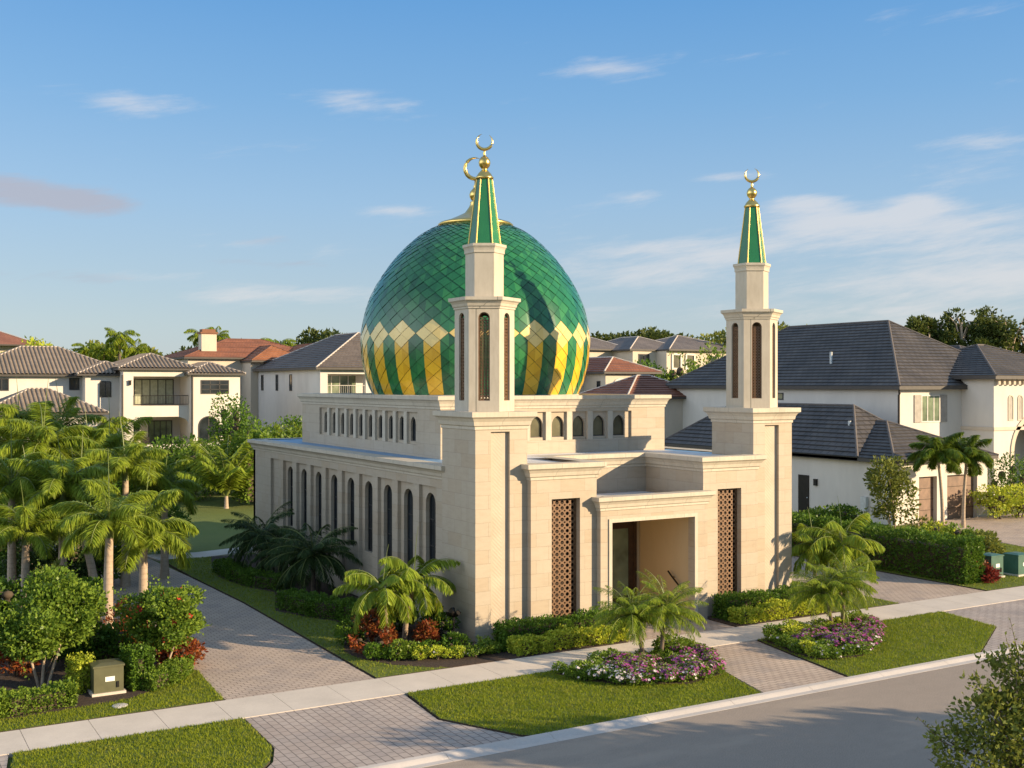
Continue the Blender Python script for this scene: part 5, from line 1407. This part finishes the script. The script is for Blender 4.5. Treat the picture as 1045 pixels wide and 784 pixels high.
bush('garden_shrub', 'round green shrub at the foot of the entrance date palms', 'shrub', 4.6, -4.85, .6, .75, 1500, .09, .055, 'leaf', .08)
bush('garden_shrub', 'dark green shrub at the left end of the right flower bed', 'shrub', 9.4, -4.75, .5, .62, 1200, .08, .05, 'leafd', .08)
bush('garden_shrub', 'green shrub at the foot of the right hand date palms', 'shrub', 13.0, -4.7, .6, .7, 1400, .09, .055, 'leaf', .08)
# ---------------------------------------------------------------- neighbour side
hedge('boundary_hedge', 'tall clipped green hedge beside the neighbour driveway', [(25.0,-.75),(25.0,8.0),(25.0,16.0)], 1.3, 2.0, 260, .13, .08, 'leafd', .06, .03)
bush('croton', 'orange croton at the near end of the tall hedge', 'shrub', 26.15, -.05, .5, 1.05, 900, .15, .06, 'croton', .06)
bush('bromeliad', 'red bromeliad on the grass at the near end of the tall hedge', 'plant', 25.95, -.95, .45, .55, 500, .28, .07, 'red_leaf', .06, 2, 5)
bush('garden_shrub', 'yellowish shrub between the tall hedge and the green boxes', 'shrub', 26.6, 1.4, .7, 1.0, 1000, .12, .07, 'leafy', .06)
bush('garden_tree', 'slender upright leafy tree at the garage corner', 'tree', *at(913,65.5), 1.75, 5.2, 4200, .22, .12, 'leafo', .06, 3, 12, None, 1.35, .5, None, -.35)
for p, D, r, h, mt, lab in ((842,68,1.5,1.9,'leaf','bright shrub against the garage side wall'),(866,67,1.3,1.7,'leafd','darker shrub against the garage side wall'),(938,63,1.3,1.5,'leafo','olive shrub behind the tall hedge near the garage'),(962,61,1.2,1.5,'leafy','yellow green shrub in front of the left garage palm'),(985,60,1.3,1.5,'leaf','green shrub in front of the right garage palm'),(1002,58,1.1,1.2,'leafo','olive shrub at the edge of the garage forecourt'),
      (1018,75,1.9,2.2,'leafy','golden shrub beside the arched entry'),(1040,76,1.8,2.3,'leafy','golden shrub further right by the arched entry'),(1033,79,1.8,4.2,'leafd','tall dark shrub in front of the arched entry'),(825,70,.9,1.3,'leaf','small bright shrub by the garage side door')):
    bush('garden_shrub', lab, 'shrub', *at(p, D), r, h, int(1300*r), .19, .10, mt, .05, 4, 8, 'shrubs round the neighbour garage')

# ---------------------------------------------------------------- trees
def tree(name, label, x, y, h, rw, n, leaf, mt, trunk_h=.35, lobes=16, group=None, z0=None, gap=-.35, bark='barkd', flat=.85, spread=.75, cat='tree', tr=None):
    z0 = tz(x, y) if z0 is None else z0
    t = thing(name, label, cat, (x, y, z0), group); cz = z0+h*(trunk_h+(1-trunk_h)/2); rz_ = h*(1-trunk_h)/2
    lb = rlobes(x, y, cz, rw, rw, rz_*flat, lobes, spread, .28, .50)
    V, P, d = cloud(lb, n, leaf, leaf*.6, .35, .2, gap, 3.2/rw)
    attach('crown', V, m[mt], t)
    mb = MB(); tr = tr or h*.022; base = Vector((x, y, z0-.3)); top = Vector((x+rng.normal()*rw*.08, y+rng.normal()*rw*.08, z0+h*(trunk_h+.25)))
    fork = base.lerp(top, .62); mb.tube([base, base.lerp(top, .3), fork, top], [tr*1.35, tr, tr*.8, tr*.35], 8)
    for l in lb[:9]:
        p1 = Vector(l[:3]); s0_ = base.lerp(top, .45+.45*rng.random()); mb.tube([s0_, s0_.lerp(p1, .5)+Vector((0,0,.08*h)), p1], [tr*.5, tr*.3, tr*.1], 5)
    mb.build('trunk', m[bark], t); return t
# yard edge and between the houses
gy = 'bushes along the far edge of the yard'
for p, D, r, h, mt, lab in ((150,87,2.6,4.0,'leaf','rounded yellow green bush at the left end of the yard edge'),(172,89,2.4,4.6,'leafd','dark bush below the villa terrace wall'),(193,87,2.4,4.3,'leaf','bright bush under the right wing of the villa'),(212,90,2.6,5.4,'leafd','tall dark bush beside the feathery golden palm'),(247,86,2.2,4.4,'leaf','green bush right of the feathery golden palm'),
       (262,90,2.4,5.8,'leaf','lit bush behind the back corner of the mosque'),(285,92,2.4,6.0,'leaf','lit bush under the grey house slit windows'),(305,94,2.4,6.2,'leafd','bush tight against the pale grey house'),(250,97,2.3,7.4,'leafd','dark tall bush in the gap between villa and grey house'),(128,84,2.4,3.4,'leafd','dark bush left of the yard behind the palms'),(232,100,2.0,6.4,'leafd','dark bush at the right wing of the villa')):
    x, y = at(p, D); bush('yard_bush', lab, 'bush', x, y, r, h, int(1500*r), .26, .15, mt, tz(x, y), 5, 10, gy)
hedge('boundary_hedge', 'long lit hedge in front of the pale grey house', [at(246,83), at(262,84), at(300,86)], 2.0, 5.0, 34, .28, .17, 'leaf', .4, .05)
gm = 'bushes between the houses right of the dome'
for p, D, r, h, mt, lab in ((652,124,3.2,8.2,'leafd','dark bush behind the red roofed house'),(668,126,3.4,8.6,'leafd','dark rounded bush below the distant grey roofs'),(690,126,3.6,9.0,'leaf','bright green bush in the middle of the gap right of the dome'),(712,128,3.4,9.2,'leaf','lit bush left of the right minaret'),(732,130,3.4,10.2,'leaf','lit bush behind the right minaret'),(755,132,3.2,10.5,'leafo','olive bush right of the right minaret'),(684,104,2.0,4.8,'leafo','olive bush beside the low red roof')):
    x, y = at(p, D); bush('garden_bush', lab, 'bush', x, y, r, h, int(950*r), .38, .22, mt, tz(x, y), 5, 12, gm)
# skyline trees: every crown its own shape, mesh shared where they look alike
def skyline(px0, px1, D, ztop, step, gname, labf, mt='leaft', rw=5.5, n=2600, leaf=.75):
    i = 0; p = px0
    while p <= px1:
        x, y = at(p, D+random.uniform(-8, 8)); z0 = tz(x, y); h = ztop-z0+random.uniform(-1.6, 1.2)
        tree('skyline_tree', labf(i), x, y, h, rw*random.uniform(.8, 1.15), n, leaf, mt if random.random() < .75 else 'leafo', .3, 14, gname); i += 1; p += step*random.uniform(.8, 1.2)
ORD = ['first','second','third','fourth','fifth','sixth','seventh','eighth','ninth','tenth','eleventh','twelfth','thirteenth','fourteenth']
skyline(598, 742, 205, 19.5, 20, 'trees behind the distant grey roofs', lambda i: ORD[i]+' tree from the left on the skyline right of the dome')
skyline(318, 372, 185, 18.6, 17, 'trees on the skyline left of the dome', lambda i: ORD[i]+' tree from the left above the pale grey house roof')
skyline(150, 312, 200, 16.6, 23, 'trees behind the terracotta roofs', lambda i: ORD[i]+' tree from the left behind the terracotta roofs', 'leaft', 5.5, 2200)
skyline(-12, 150, 195, 15.6, 22, 'trees behind the villa', lambda i: ORD[i]+' tree from the left on the skyline over the villa', 'leafo', 5, 2000)
skyline(752, 845, 165, 18.2, 22, 'trees between right minaret and slate roof', lambda i: ORD[i]+' tree from the left between right minaret and slate roof', 'leafo', 5.2, 3000, .6)
for i, (p, D, zt, rw, lab) in enumerate(((946,150,17.0,2.6,'leftmost thin pine over the right hand roof'),(960,152,18.4,3.0,'second pine from the left, small domed crown'),(982,150,18.6,3.4,'tall pine with a broad crown over the slate roof'),(1004,154,18.0,3.0,'pine with a gap in its crown, right of the tallest'),(1027,150,18.7,3.8,'wide open crowned pine near the right edge'),(1046,152,17.4,3.2,'pine cut by the right edge of the view'),(970,150,14.6,2.4,'short pine between the thin pines'),(1012,148,14.2,2.6,'short bushy tree below the tall pines'))):
    x, y = at(p, D); z0 = tz(x, y); tree('pine_tree', lab, x, y, zt+.8-z0, rw*.92, 2000, .52, 'leaft', .6, 9, 'pines above the right hand roof', z0, -.12, 'barkp', .95, .85)
x, y = at(28,150); tree('skyline_tree', 'bright green tree before the distant red roof', x, y, 11.0, 4.2, 2600, .5, 'leafy', .2, 14, None)
x, y = at(10,152); tree('skyline_tree', 'dull green tree at the far left below the red roof', x, y, 9.2, 4.2, 2400, .5, 'leafo', .2, 14, None)

# tree in the near verge, bottom right of the view
tx_, ty_ = at(1042, 16.6)
t = thing('verge_tree', 'small leafy tree rising from the near verge at the bottom right', 'tree', (tx_, ty_, -.05))
lb = [(tx_+a, ty_+b, c, r, r, r*.9) for a, b, c, r in ((0,0,3.7,.75),(-.35,.2,4.05,.6),(.35,-.2,4.25,.6),(-.75,.25,3.4,.5),(.1,.1,4.75,.42),(-.2,.4,4.6,.4),(.5,-.3,3.2,.8),(-.4,.2,2.9,.75),(-.95,.55,3.75,.28),(.45,-.25,4.95,.3),(-.55,.3,4.5,.3),(0,.0,2.3,.8))]
V, P, d = cloud(lb, 13500, .085, .05, .25, .2, -.36, 4.5)
tw = MB(); extra = []
for i in range(22):
    a = P[rng.integers(len(P))]; c0 = np.array([tx_, ty_, 3.2]); o = a-c0; o /= np.linalg.norm(o)
    o = o*.8+np.array(R0+(0,))*(-.35)+np.array([0,0,.75]); o /= np.linalg.norm(o); Ls = .35+.4*rng.random(); tip = a+o*Ls
    tw.tube([tuple(c0+(a-c0)*.3), tuple(a), tuple(tip)], [.014,.008,.004], 4)
    q = a+o*(Ls*rng.random((11, 1))); dd = unit(o*.5+rng.normal(size=(11, 3))*.7); extra.append(leaf_quads(q, dd, .07, .035))
attach('crown', np.concatenate([V]+extra), m['leafo'], t)
tw.tube([(tx_,ty_,-.2),(tx_,ty_,1.5),(tx_-.05,ty_+.05,3.2),(tx_,ty_,4.3)], [.09,.075,.05,.02], 8)
for l in lb: tw.tube([(tx_-.03,ty_+.03,1.8+.5*rng.random()),(tx_*.5+l[0]*.5,ty_*.5+l[1]*.5,l[2]-.3),tuple(l[:3])], [.035,.022,.008], 5)
tw.build('trunk', m['barkd'], t)
# street trees across the road (outside the frame, their shade falls on the road)
gs = 'street trees across the road'
for x, y, h, rw, lab in ((9.5,-24.5,7.4,3.0,'broad street tree across the road, opposite the entrance walk'),(16.5,-29,7.6,3.2,'street tree across the road, second from the left'),(22.5,-30,6.8,3.0,'street tree across the road, third from the left'),(29,-31,6.6,3.0,'street tree across the road, fourth from the left'),(36,-31,6.4,3.2,'street tree across the road, fifth from the left'),(43,-31,6.4,3.2,'rightmost street tree across the road')):
    tree('street_tree', lab, x, y, h, rw, 4200, .32, 'leaft', .28, 14, gs, -.05, -.6)
